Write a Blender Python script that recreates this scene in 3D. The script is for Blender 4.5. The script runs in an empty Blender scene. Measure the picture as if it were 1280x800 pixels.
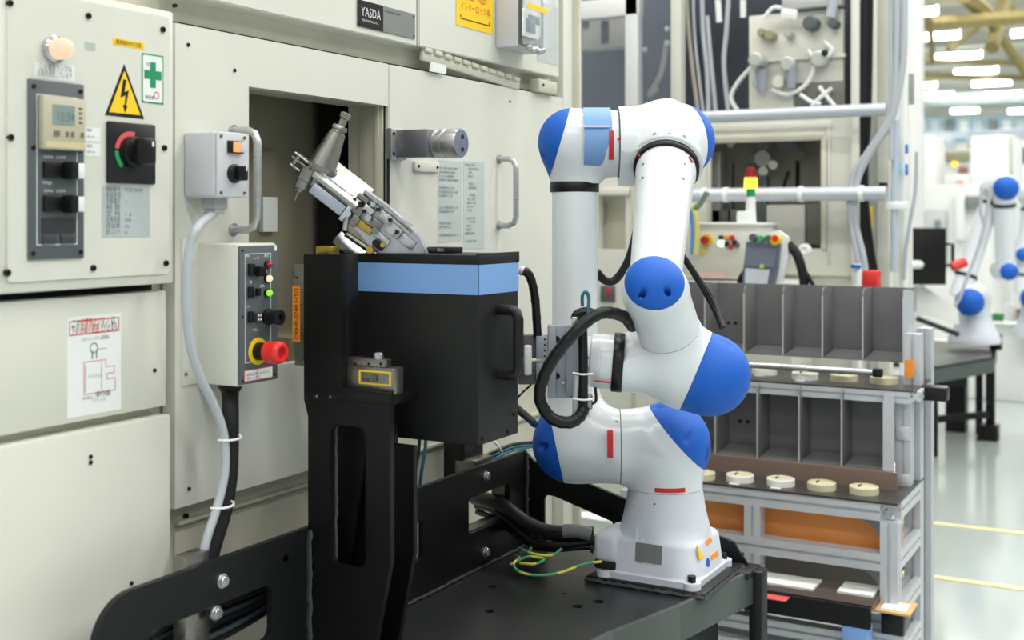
import bpy, bmesh, math, random
import numpy as np
from mathutils import Vector as V, Matrix
random.seed(4)
# ---------------------------------------------------------------- camera, world, light, exposure
CX, HY, FP = 640.0, 272.0, 1500.0
TH = math.radians(29.1)
CAMZ = 1.35
Fw = V((math.cos(TH), math.sin(TH), 0)); Rt = V((math.sin(TH), -math.cos(TH), 0)); Up = V((0, 0, 1))
sc = bpy.context.scene
cam_d = bpy.data.cameras.new('camera'); cam = bpy.data.objects.new('camera', cam_d)
sc.collection.objects.link(cam); sc.camera = cam
cam.location = (0, 0, CAMZ)
cam.rotation_euler = (math.radians(90), 0, TH - math.radians(90))
cam_d.sensor_width = 36; cam_d.lens = 36 * FP / 1280
cam_d.shift_y = -(400 - HY) / 1280.0
cam_d.clip_start = 0.05; cam_d.clip_end = 300
cam_d.dof.use_dof = True; cam_d.dof.focus_distance = 2.55; cam_d.dof.aperture_fstop = 3.4
w = bpy.data.worlds.new('world'); sc.world = w; w.use_nodes = True
bg = w.node_tree.nodes['Background']; bg.inputs[0].default_value = (0.93, 0.97, 1, 1); bg.inputs[1].default_value = 0.55
sc.view_settings.view_transform = 'Standard'; sc.view_settings.look = 'None'
sc.view_settings.exposure = 0.40; sc.view_settings.gamma = 1
def area(name, loc, sx, sy, power, rot=(0, 0, 0), col=(1, 0.99, 0.95)):
    d = bpy.data.lights.new(name, 'AREA'); d.shape = 'RECTANGLE'; d.size = sx; d.size_y = sy; d.energy = power; d.color = col
    o = bpy.data.objects.new(name, d); o.location = loc; o.rotation_euler = rot; sc.collection.objects.link(o); return o
# rows of fluorescent battens under the hall roof
for i, x in enumerate((-3.5, 0.0, 3.5, 7.0, 11, 15.5, 20)):
    area('lamp_row_light', (x, -1.0, 5.7), 0.5, 11, (220, 205, 270, 290, 260, 260, 260)[i])
for x in (28, 36, 44, 52, 60):
    area('lamp_row_light', (x, 8, 5.7), 0.6, 14, 1000)

# ---------------------------------------------------------------- pixel rays onto real planes
def at(px, py, d): return V((0, 0, CAMZ)) + Fw * d + Rt * ((px - CX) / FP * d) + Up * ((HY - py) / FP * d)
def onY(px, py, y): return at(px, py, y / (Fw.y + Rt.y * (px - CX) / FP))
def onX(px, py, x): return at(px, py, x / (Fw.x + Rt.x * (px - CX) / FP))
def onZ(px, py, z): return at(px, py, (CAMZ - z) * FP / (py - HY))
def dv(r, u, f): return (Rt * r + Up * u + Fw * f).normalized()
X3, Y3, Z3 = V((1, 0, 0)), V((0, 1, 0)), V((0, 0, 1))

# ---------------------------------------------------------------- materials
def s2l(c): return tuple((v / 255 / 12.92 if v / 255 <= .04045 else ((v / 255 + .055) / 1.055) ** 2.4) for v in c)
MATS = {}
def mat(name, rgb, rough=.5, metal=0., noise=0., nscale=8., bump=0., bscale=60., coat=0., emit=None, estr=0., alpha=1., trans=0., stretch=None):
    if name in MATS: return MATS[name]
    m = bpy.data.materials.new(name); m.use_nodes = True; MATS[name] = m
    bl = sum(rgb) < 130
    nt = m.node_tree; b = nt.nodes['Principled BSDF']; c = s2l(rgb)
    b.inputs['Base Color'].default_value = (*c, 1); b.inputs['Roughness'].default_value = rough; b.inputs['Metallic'].default_value = metal
    b.inputs['Coat Weight'].default_value = coat; b.inputs['Coat Roughness'].default_value = .15
    if bl: b.inputs['Specular IOR Level'].default_value = .32
    if emit: b.inputs['Base Color'].default_value = (*(v * .3 for v in c), 1)
    if alpha < 1: b.inputs['Alpha'].default_value = alpha
    if trans: b.inputs['Transmission Weight'].default_value = trans
    if emit: b.inputs['Emission Color'].default_value = (*s2l(emit), 1); b.inputs['Emission Strength'].default_value = estr
    if noise or bump:
        tc = nt.nodes.new('ShaderNodeTexCoord'); mp = nt.nodes.new('ShaderNodeMapping'); nt.links.new(tc.outputs['Object'], mp.inputs[0])
        if stretch: mp.inputs['Scale'].default_value = stretch
    if noise:
        n = nt.nodes.new('ShaderNodeTexNoise'); n.inputs['Scale'].default_value = nscale; n.inputs['Detail'].default_value = 5
        nt.links.new(mp.outputs[0], n.inputs['Vector'])
        r = nt.nodes.new('ShaderNodeMapRange'); r.inputs['From Min'].default_value = .3; r.inputs['From Max'].default_value = .7
        r.inputs['To Min'].default_value = 1 - noise; r.inputs['To Max'].default_value = 1 + noise * .5
        nt.links.new(n.outputs['Fac'], r.inputs['Value'])
        mx = nt.nodes.new('ShaderNodeVectorMath'); mx.operation = 'SCALE'; mx.inputs[0].default_value = c
        nt.links.new(r.outputs[0], mx.inputs['Scale']); nt.links.new(mx.outputs[0], b.inputs['Base Color'])
        r2 = nt.nodes.new('ShaderNodeMapRange'); r2.inputs['To Min'].default_value = max(0, rough - .08); r2.inputs['To Max'].default_value = rough + .08
        nt.links.new(n.outputs['Fac'], r2.inputs['Value']); nt.links.new(r2.outputs[0], b.inputs['Roughness'])
    if bump:
        n2 = nt.nodes.new('ShaderNodeTexNoise'); n2.inputs['Scale'].default_value = bscale; n2.inputs['Detail'].default_value = 3
        nt.links.new(mp.outputs[0], n2.inputs['Vector'])
        bp = nt.nodes.new('ShaderNodeBump'); bp.inputs['Strength'].default_value = bump; bp.inputs['Distance'].default_value = .002
        nt.links.new(n2.outputs['Fac'], bp.inputs['Height']); nt.links.new(bp.outputs[0], b.inputs['Normal'])
    return m
BEIGE = mat('beige_enamel', (217, 218, 209), .42, noise=.035, nscale=5, bump=.03, bscale=90)
BEIGE2 = mat('beige_enamel_old', (204, 202, 186), .5, noise=.10, nscale=7)
BEIGE3 = mat('beige_far', (214, 214, 205), .45, noise=.04, nscale=3)
WHITEM = mat('white_panel_paint', (232, 234, 232), .4, noise=.03, nscale=2)
GAPM = mat('dark_gap', (30, 30, 26), .8)
DKGREY = mat('slate_grey_panel', (84, 92, 96), .5, noise=.05)
JBOX = mat('grey_white_plastic', (200, 203, 210), .45)
BLACKP = mat('black_powder_coat', (9, 10, 11), .42, noise=.16, nscale=14, bump=.12, bscale=260)
BLACKP2 = mat('black_satin_paint', (20, 23, 24), .42, noise=.12, nscale=10, bump=.08, bscale=200)
RIMM = mat('dark_grey_green_steel', (72, 80, 78), .45, noise=.08)
BLKPL = mat('black_plastic', (22, 22, 24), .35)
RUBBER = mat('black_rubber_hose', (22, 23, 25), .33, bump=.2, bscale=120)
WELD = mat('weld_bead', (66, 70, 72), .4, .4, bump=.8, bscale=160)
STEEL = mat('bright_steel', (196, 198, 200), .22, .85, noise=.12, nscale=30)
STEELD = mat('dull_steel', (142, 141, 136), .28, .9, noise=.2, nscale=24)
STEELB = mat('brushed_steel', (182, 184, 186), .3, .7, noise=.12, nscale=14, stretch=(1, 1, 14))
ALU = mat('anodised_aluminium', (210, 214, 220), .36, .35, noise=.05, nscale=20)
ALUB = mat('machined_aluminium', (205, 208, 212), .33, .85, noise=.1, nscale=26)
RWHITE = mat('robot_white_gloss', (222, 228, 234), .3, coat=.25)
RGREY = mat('robot_base_white', (208, 214, 226), .4, bump=.05, bscale=150)
RBLUE = mat('robot_blue', (0, 90, 194), .62, bump=.05, bscale=200)
LBLUE = mat('light_blue_tape', (118, 160, 216), .5)
REDM = mat('red_label', (196, 32, 44), .45)
REDB = mat('red_button', (224, 40, 34), .35)
YEL = mat('yellow_label', (250, 205, 30), .5)
YEL2 = mat('yellow_ring', (238, 200, 20), .45)
ORG = mat('orange_label', (246, 150, 40), .5)
INK = mat('ink_black', (24, 24, 26), .6)
INKG = mat('ink_grey', (120, 128, 128), .6)
INKR = mat('ink_red', (205, 50, 45), .6)
INKW = mat('ink_white', (225, 230, 232), .6)
GREENM = mat('green_ink', (20, 140, 92), .5)
PAPER = mat('white_paper', (232, 236, 236), .6)
PAPERG = mat('grey_green_paper', (190, 200, 198), .5, noise=.04)
PLATEG = mat('grey_nameplate', (142, 146, 144), .4, .5)
GLASSY = mat('clear_plastic', (225, 232, 235), .12, alpha=.28)
CABG = mat('grey_cable', (176, 182, 190), .45)
TEALC = mat('teal_cable', (30, 96, 112), .4)
GREENC = mat('green_wire', (60, 140, 100), .4)
YELC = mat('yellow_wire', (215, 205, 60), .4)
BRASS = mat('brass', (190, 160, 80), .35, .9)
def lamp_mat(n, rgb, s): return mat(n, rgb, .4, emit=rgb, estr=s)

# ---------------------------------------------------------------- mesh builder
class Fr:
    def __init__(s, o, r, u): s.o = V(o); s.r = V(r).normalized(); s.u = V(u).normalized(); s.n = s.r.cross(s.u).normalized()
    def p(s, a, b, c=0.): return s.o + s.r * a + s.u * b + s.n * c
def basis(ax):
    ax = V(ax).normalized(); t = Z3 if abs(ax.z) < .9 else X3
    a = ax.cross(t).normalized(); return a, ax.cross(a).normalized()
def smooth_path(pts, n=8):
    P = [V(p) for p in pts]
    if len(P) < 3: return P
    P = [P[0] * 2 - P[1]] + P + [P[-1] * 2 - P[-2]]; out = []
    for i in range(1, len(P) - 2):
        a, b, c, d = P[i - 1:i + 3]
        for k in range(n):
            t = k / n
            out.append(.5 * ((2 * b) + (c - a) * t + (2 * a - 5 * b + 4 * c - d) * t * t + (3 * b - a - 3 * c + d) * t ** 3))
    out.append(P[-2]); return out
def rrect(a0, b0, a1, b1, r, n=4):
    out = []
    for cx, cy, s in ((a1 - r, b1 - r, 0), (a0 + r, b1 - r, 90), (a0 + r, b0 + r, 180), (a1 - r, b0 + r, 270)):
        for k in range(n + 1):
            t = math.radians(s + 90 * k / n); out.append((cx + r * math.cos(t), cy + r * math.sin(t)))
    return out
def circ(cx, cy, r, n=20, ry=None): return [(cx + r * math.cos(6.2832 * k / n), cy + (ry or r) * math.sin(6.2832 * k / n)) for k in range(n)]
class B:
    def __init__(s): s.bm = bmesh.new()
    def fbox(s, fr, a0, a1, b0, b1, c0, c1, bev=0., seg=2):
        bm = s.bm; a0, a1 = sorted((a0, a1)); b0, b1 = sorted((b0, b1)); c0, c1 = sorted((c0, c1))
        vs = [bm.verts.new(fr.p(a, b, c)) for a in (a0, a1) for b in (b0, b1) for c in (c0, c1)]
        fs = [bm.faces.new([vs[i] for i in q]) for q in ((0, 1, 3, 2), (4, 6, 7, 5), (0, 4, 5, 1), (2, 3, 7, 6), (0, 2, 6, 4), (1, 5, 7, 3))]
        if bev > 0:
            es = list({e for f in fs for e in f.edges})
            bmesh.ops.bevel(bm, geom=es, offset=min(bev, .45 * min(a1 - a0, b1 - b0, c1 - c0)), segments=seg, profile=.5, affect='EDGES')
        return s
    def box(s, lo, hi, bev=0., seg=2): return s.fbox(Fr((0, 0, 0), X3, Y3), lo[0], hi[0], lo[1], hi[1], lo[2], hi[2], bev, seg)
    def cyl(s, p0, p1, r, r1=None, seg=20): return s.lathe(p0, V(p1) - V(p0), [(0, r), ((V(p1) - V(p0)).length, r if r1 is None else r1)], seg)
    def lathe(s, o, ax, prof, seg=24):
        o = V(o); ax = V(ax).normalized(); a, b = basis(ax); bm = s.bm; rings = []
        for t, r in prof:
            if r < 1e-6: rings.append([bm.verts.new(o + ax * t)])
            else: rings.append([bm.verts.new(o + ax * t + (a * math.cos(6.283185 * k / seg) + b * math.sin(6.283185 * k / seg)) * r) for k in range(seg)])
        for q0, q1 in zip(rings, rings[1:]):
            for k in range(seg):
                k2 = (k + 1) % seg
                if len(q0) == 1 and len(q1) == 1: continue
                if len(q0) == 1: bm.faces.new((q0[0], q1[k2], q1[k]))
                elif len(q1) == 1: bm.faces.new((q0[k], q0[k2], q1[0]))
                else: bm.faces.new((q0[k], q0[k2], q1[k2], q1[k]))
        if len(rings[0]) > 1: bm.faces.new(rings[0][::-1])
        if len(rings[-1]) > 1: bm.faces.new(rings[-1])
        return s
    def tube(s, pts, r, seg=10, n=8, rf=None, smooth=True):
        P = smooth_path(pts, n) if smooth else [V(p) for p in pts]; bm = s.bm; rings = []; a = None
        for i, p in enumerate(P):
            t = (P[min(i + 1, len(P) - 1)] - P[max(i - 1, 0)]).normalized()
            if a is None: a, b = basis(t)
            else:
                a = (a - t * a.dot(t)).normalized(); b = t.cross(a)
            rr = r * (rf(i) if rf else 1)
            rings.append([bm.verts.new(p + (a * math.cos(6.283185 * k / seg) + b * math.sin(6.283185 * k / seg)) * rr) for k in range(seg)])
        for q0, q1 in zip(rings, rings[1:]):
            for k in range(seg): bm.faces.new((q0[k], q0[(k + 1) % seg], q1[(k + 1) % seg], q1[k]))
        bm.faces.new(rings[0][::-1]); bm.faces.new(rings[-1]); return s
    def poly(s, fr, outer, c0, c1, holes=()):
        bm = s.bm; new = []
        for loop in [outer] + list(holes):
            vs = [bm.verts.new(fr.p(a, b, c0)) for a, b in loop]
            for k in range(len(vs)): new.append(bm.edges.new((vs[k], vs[(k + 1) % len(vs)])))
        r = bmesh.ops.triangle_fill(bm, use_beauty=True, use_dissolve=False, edges=new)
        fs = [g for g in r['geom'] if isinstance(g, bmesh.types.BMFace)]
        e = bmesh.ops.extrude_face_region(bm, geom=fs)
        mv = [g for g in e['geom'] if isinstance(g, bmesh.types.BMVert)]
        bmesh.ops.translate(bm, verts=mv, vec=fr.n * (c1 - c0)); return s
    def sphere(s, c, r, sc_=(1, 1, 1), seg=16):
        m = Matrix.Translation(V(c)) @ Matrix.Diagonal((*sc_, 1)); bmesh.ops.create_uvsphere(s.bm, u_segments=seg, v_segments=seg // 2 + 2, radius=r, matrix=m); return s
WL = {}
def _link(o, parent):
    sc.collection.objects.link(o)
    if parent is not None: o.parent = parent
def wl(o): return WL.get(o.name, V((0, 0, 0))) if o is not None else V((0, 0, 0))
def put(mb, name, m, parent=None, label=None, cat=None, group=None, kind=None, sharp=35, origin=None):
    bm = mb.bm; bmesh.ops.recalc_face_normals(bm, faces=bm.faces)
    if parent is not None: base = wl(parent)
    else:
        if origin is None:
            cs = [v.co for v in bm.verts]; origin = V(((min(c.x for c in cs) + max(c.x for c in cs)) / 2, (min(c.y for c in cs) + max(c.y for c in cs)) / 2, min(c.z for c in cs)))
        base = V(origin)
    bmesh.ops.translate(bm, verts=bm.verts, vec=-base)
    me = bpy.data.meshes.new(name); bm.to_mesh(me); bm.free(); me.materials.append(m)
    me.polygons.foreach_set('use_smooth', [True] * len(me.polygons)); me.set_sharp_from_angle(angle=math.radians(sharp))
    o = bpy.data.objects.new(name, me); _link(o, parent)
    if parent is None: o.location = base
    WL[o.name] = base
    tag(o, label, cat, group, kind); return o
def tag(o, label=None, cat=None, group=None, kind=None):
    for k, v in (('label', label), ('category', cat), ('group', group), ('kind', kind)):
        if v: o[k] = v
    return o
def thing(name, label, cat, loc, group=None):
    o = bpy.data.objects.new(name, None); o.empty_display_size = .05; sc.collection.objects.link(o); o.location = V(loc); WL[o.name] = V(loc)
    return tag(o, label, cat, group)
def inst(name, src, parent, p, n=None, label=None):
    """copy of a small shared mesh (modelled at the origin, facing +Z) placed at p facing n"""
    o = bpy.data.objects.new(name, src); _link(o, parent); o.location = V(p) - wl(parent)
    if n is not None: o.rotation_euler = V(n).to_track_quat('Z', 'Y').to_euler()
    WL[o.name] = V(p); tag(o, label); return o
def proto(mb, name, m, sharp=35):
    bm = mb.bm; bmesh.ops.recalc_face_normals(bm, faces=bm.faces); me = bpy.data.meshes.new(name); bm.to_mesh(me); bm.free(); me.materials.append(m)
    me.polygons.foreach_set('use_smooth', [True] * len(me.polygons)); me.set_sharp_from_angle(angle=math.radians(sharp)); return me
def scr_mesh(r, m, name):
    b = B(); b.lathe((0, 0, -.004), Z3, [(0, r), (.004 + r * .55, r), (.004 + r * .7, r * .86), (.004 + r * .7, r * .5), (.004 + r * .25, r * .45), (.004 + r * .25, 0)], 12); return proto(b, name, m)
SCR = scr_mesh(.0052, BLKPL, 'screw'); SCRS = scr_mesh(.0032, STEELD, 'small_screw'); SCRM = scr_mesh(.0036, BLKPL, 'screw_mid')
BOLT = scr_mesh(.0095, STEEL, 'bolt'); SCRT = scr_mesh(.0022, BLKPL, 'tiny_screw')
def screws(parent, pts, n, mesh=SCR, name='screw'):
    for p in pts: inst(name, mesh, parent, p, n)
def text(s, fr, a, b, h, m, parent, name='lettering', c=.0006, width=None, align='LEFT', ext=0.):
    cu = bpy.data.curves.new('txt', 'FONT'); cu.body = s; cu.size = 1; cu.align_x = align; cu.resolution_u = 2; cu.extrude = 0
    o = bpy.data.objects.new('txt', cu); sc.collection.objects.link(o)
    bpy.context.view_layer.update()
    me = bpy.data.meshes.new_from_object(o.evaluated_get(bpy.context.evaluated_depsgraph_get()))
    bpy.data.objects.remove(o); bpy.data.curves.remove(cu)
    if len(me.vertices) == 0: return None
    xs = [v.co.x for v in me.vertices]; wd = max(xs) - min(xs); sx = h * 1.38
    if width: sx = width / max(wd, 1e-6)
    base = wl(parent)
    for v in me.vertices: v.co = fr.p(a + v.co.x * sx, b + v.co.y * h * 1.38, c) - base
    me.materials.clear(); me.materials.append(m); me.name = name
    ob = bpy.data.objects.new(name, me); _link(ob, parent); WL[ob.name] = base; return ob
def flat(fr, pts, m, parent, name, c0=0., c1=.0005, label=None, holes=()):
    return put(B().poly(fr, pts, c0, c1, holes), name, m, parent, label)
def rc(a0, b0, a1, b1): return [(a0, b0), (a1, b0), (a1, b1), (a0, b1)]

# ---------------------------------------------------------------- signed-distance housings (robot castings)
def sd_cone(P, a, b, ra, rb):
    a = np.array(a); b = np.array(b); ab = b - a; L = np.linalg.norm(ab)
    if L < 1e-6: return np.linalg.norm(P - a, axis=-1) - ra
    t = np.clip(((P - a) @ ab) / (L * L), 0, 1); return np.linalg.norm(P - (a + t[..., None] * ab), axis=-1) - (ra + t * (rb - ra))
def make_sdf(prims, k, subs=()):
    def f(P):
        d = None
        for a, b, ra, rb in prims:
            e = sd_cone(P, a, b, ra, rb)
            if d is None: d = e
            else:
                h = np.clip(.5 + .5 * (d - e) / k, 0, 1); d = d * (1 - h) + e * h - k * h * (1 - h)
        for a, b, ra, rb in subs:
            e = -sd_cone(P, a, b, ra, rb); kk = .004
            h = np.clip(.5 - .5 * (d - e) / kk, 0, 1); d = d * (1 - h) + e * h + kk * h * (1 - h)
        return d
    return f
def nets(f, lo, hi, h):
    lo = np.array(lo, float); n = np.ceil((np.array(hi) - lo) / h).astype(int) + 1
    gx, gy, gz = [lo[i] + h * np.arange(n[i]) for i in range(3)]
    G = np.stack(np.meshgrid(gx, gy, gz, indexing='ij'), -1); D = f(G.reshape(-1, 3)).reshape(n); I = D < 0
    ct = np.stack([I[dx:n[0] - 1 + dx, dy:n[1] - 1 + dy, dz:n[2] - 1 + dz] for dx in (0, 1) for dy in (0, 1) for dz in (0, 1)]).sum(0)
    act = (ct > 0) & (ct < 8); idx = -np.ones(act.shape, int); idx[act] = np.arange(act.sum())
    P = lo + (np.argwhere(act) + .5) * h
    for _ in range(5):
        d = f(P); g = np.stack([(f(P + e) - f(P - e)) / 4e-4 for e in np.eye(3) * 2e-4], -1); g2 = (g * g).sum(1) + 1e-9
        P = P - np.clip(d / g2, -h, h)[:, None] * g
    Q = []
    for ax in range(3):
        s0 = [slice(None)] * 3; s1 = [slice(None)] * 3; s0[ax] = slice(0, -1); s1[ax] = slice(1, None)
        A, Bm = I[tuple(s0)], I[tuple(s1)]; e = np.argwhere(A != Bm); u, v = [(1, 2), (2, 0), (0, 1)][ax]
        e = e[(e[:, u] > 0) & (e[:, v] > 0)]; fl = A[tuple(e.T)]
        def c(du, dw):
            q = e.copy(); q[:, u] -= du; q[:, v] -= dw; return idx[tuple(q.T)]
        q = np.stack([c(1, 1), c(0, 1), c(0, 0), c(1, 0)], 1); q[~fl] = q[~fl][:, ::-1]; Q.append(q)
    Q = np.concatenate(Q); return P, Q[(Q >= 0).all(1)]
def housing(name, prims, k, cuts, parent, h=.005, subs=(), white=RWHITE):
    """cuts: (point, normal, capname or None). Material outside a plane with a cap name becomes the blue cap."""
    prims = [(tuple(a), tuple(b), ra, rb) for a, b, ra, rb in prims]; f = make_sdf(prims, k, [(tuple(a), tuple(b), ra, rb) for a, b, ra, rb in subs])
    pts = np.array([np.array(q) + s * r for a, b, ra, rb in prims for q, r in ((a, ra), (b, rb)) for s in (-1, 1)])
    P, Q = nets(f, pts.min(0) - .02, pts.max(0) + .02, h)
    def tobm(keep):
        bm = bmesh.new(); vs = [bm.verts.new(p) for p in P.tolist()]
        for q in Q.tolist():
            try: bm.faces.new([vs[i] for i in q])
            except ValueError: pass
        for (pt, nn, outer) in keep:
            bmesh.ops.bisect_plane(bm, geom=bm.verts[:] + bm.edges[:] + bm.faces[:], dist=1e-6, plane_co=V(pt), plane_no=V(nn), clear_outer=not outer, clear_inner=outer)
            bd = [e for e in bm.edges if e.is_boundary]
            if bd: bmesh.ops.holes_fill(bm, edges=bd, sides=0)
        return bm
    b = B(); b.bm.free(); b.bm = tobm([(p, n, False) for p, n, c in cuts]); o = put(b, name, white, parent, sharp=50)
    for i, (p, n, c) in enumerate(cuts):
        if not c: continue
        b = B(); b.bm.free(); b.bm = tobm([(V(p) + V(n) * .0006, n, True)])
        put(b, c, RBLUE, parent, 'bright blue domed joint cap', sharp=50)
    return o
# ================================================================ the hall
def hall():
    fm = mat('epoxy_floor', (176, 186, 184), .13, noise=.03, nscale=.7, coat=.3)
    put(B().box((-7, -13, -.1), (90, 26, 0)), 'floor', fm, kind='structure', origin=(0, 0, 0))
    cm = mat('roof_sheet', (190, 180, 156), .7, noise=.2, nscale=.35)
    put(B().box((-7, -13, 6.9), (90, 26, 7)), 'ceiling', cm, kind='structure', origin=(0, 0, 6.9))
    wm = mat('hall_wall', (205, 210, 212), .7, noise=.05, nscale=.3)
    put(B().box((90, -13, 0), (90.2, 26, 7)), 'wall_far', wm, kind='structure')
    put(B().box((-7, -13.2, 0), (90, -13, 7)), 'wall_right', wm, kind='structure')
    put(B().box((-7, 26, 0), (90, 26.2, 7)), 'wall_left', wm, kind='structure')
    # roof beams run across the hall
    bmm = mat('roof_beam_paint', (204, 206, 204), .5)
    for i in range(16):
        x = 14 + i * 4.4
        b = B().box((x, -6, 6.25), (x + .12, 25, 6.65)).box((x - .1, -6, 6.2), (x + .22, 25, 6.25))
        put(b, 'trim_%d' % (i + 1), bmm, kind='structure')
    tm = mat('truss_ochre', (158, 144, 92), .6, noise=.15)
    for k, (p0, p1, d, t) in enumerate((((1160, 30), (1300, 20), 15, .2), ((1206, -6), (1234, 18), 15, .22), ((1240, 60), (1258, -10), 16, .2),
                                 ((1234, 22), (1282, 90), 16, .14), ((1265, 10), (1240, 50), 18, .16), ((1185, 62), (1222, 36), 20, .09), ((1163, 28), (1166, 78), 17, .08), ((1150, 76), (1290, 80), 30, .14), ((1150, 95), (1290, 98), 36, .2))):
        a, c = at(*p0, d), at(*p1, d * 1.05)
        tag(put(B().tube([a, c], t / 2, 6, smooth=False), 'trim_%d' % (20 + k), tm), kind='structure')
    lm = lamp_mat('tube_light', (255, 255, 250), 7.0); hm = mat('batten_housing', (225, 225, 222), .5)
    def batten(px0, px1, py, z=5.9, w=None):
        a, c = onZ(px0, py, z), onZ(px1, py, z); m = (a + c) / 2; L = (c - a).length
        col = round((m.y - 3.5) / 4)
        t = thing('ceiling_light', 'lit fluorescent batten under the roof, ' + w, 'ceiling light', m + Z3 * .12, 'fluorescent battens under the hall roof')
        put(B().box(m + V((-.12, -L / 2, .05)), m + V((.12, L / 2, .14))), 'housing', hm, t)
        b = B(); b.cyl(m + V((0, -L / 2, 0)), m + V((0, L / 2, 0)), .11, seg=10); put(b, 'tube', lm, t)
    for i, (a, c, y, s) in enumerate(((1150, 1171, 13, 'highest at the top edge of the photo'), (1148, 1198, 44, 'in the second row down beside the white column'), (1266, 1300, 40, 'cut by the right edge in the second row down'),
        (1171, 1225, 69, 'in the third row down, alone below the ochre girder'), (1195, 1245, 88, 'in the fourth row down'), (1217, 1262, 103, 'in the fifth row down, right one'), (1149, 1170, 106, 'in the fifth row down, short one by the column'),
        (1233, 1275, 117, 'in the sixth row down, right one'), (1150, 1190, 118, 'in the sixth row down, left one'), (1190, 1222, 138, 'in the seventh row down, left one'), (1262, 1290, 138, 'in the seventh row down at the right edge'),
        (1203, 1251, 148, 'in the eighth row down, long middle one'), (1260, 1292, 148, 'in the eighth row down at the right edge'), (1184, 1200, 167, 'lowest, a short one'), (1086, 1101, 47, 'seen between the black hose and the beige column, upper'), (1084, 1094, 135, 'seen between the black hose and the beige column, lower'))):
        batten(a, c, y, w=s)
    # floor marking
    ym = mat('floor_tape', (226, 212, 160), .5)
    for i, py in enumerate((652, 719)):
        p = onZ(1160, py, .004)
        put(B().box((p.x - .02, p.y - 6, 0.0005), (p.x + .02, p.y + 1.2, .003)), 'floor_line', ym, label='pale yellow line across the aisle floor, %s of two' % ('the farther' if i == 0 else 'the nearer'), cat='floor marking')
hall()

# ================================================================ machining centre along the wall plane y = W
W = 1.55
def ys(px, x): t = (px - CX) / FP; return x * (Fw.y + Rt.y * t) / (Fw.x + Rt.x * t)
def XZ(pxl, pxr, top, bot, y):
    return onY(pxl, 0, y).x, onY(pxr, 0, y).x, onY(*bot, y).z, onY(*top, y).z
wallfr = lambda y: Fr((0, y, 0), X3, Z3)     # normal -Y, a = x, b = z
def wp(px, py, y): p = onY(px, py, y); return (p.x, p.z)
MC = thing('machining_center', 'large beige enamelled machining centre with a dark loading window, filling the left', 'machine', (2.0, 2.2, 0))
def panel(nm, x0, x1, z0, z1, y, th, m=BEIGE, r=.008, label=None, par=None, holes=()):
    b = B(); fr = wallfr(y + th); b.poly(fr, rrect(x0, z0, x1, z1, r), 0, th - .002, holes)
    b.poly(fr, rrect(x0 + .0025, z0 + .0025, x1 - .0025, z1 - .0025, max(r - .0025, .001)), th - .002, th, holes)
    return put(b, nm, m, par or MC, label)
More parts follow.
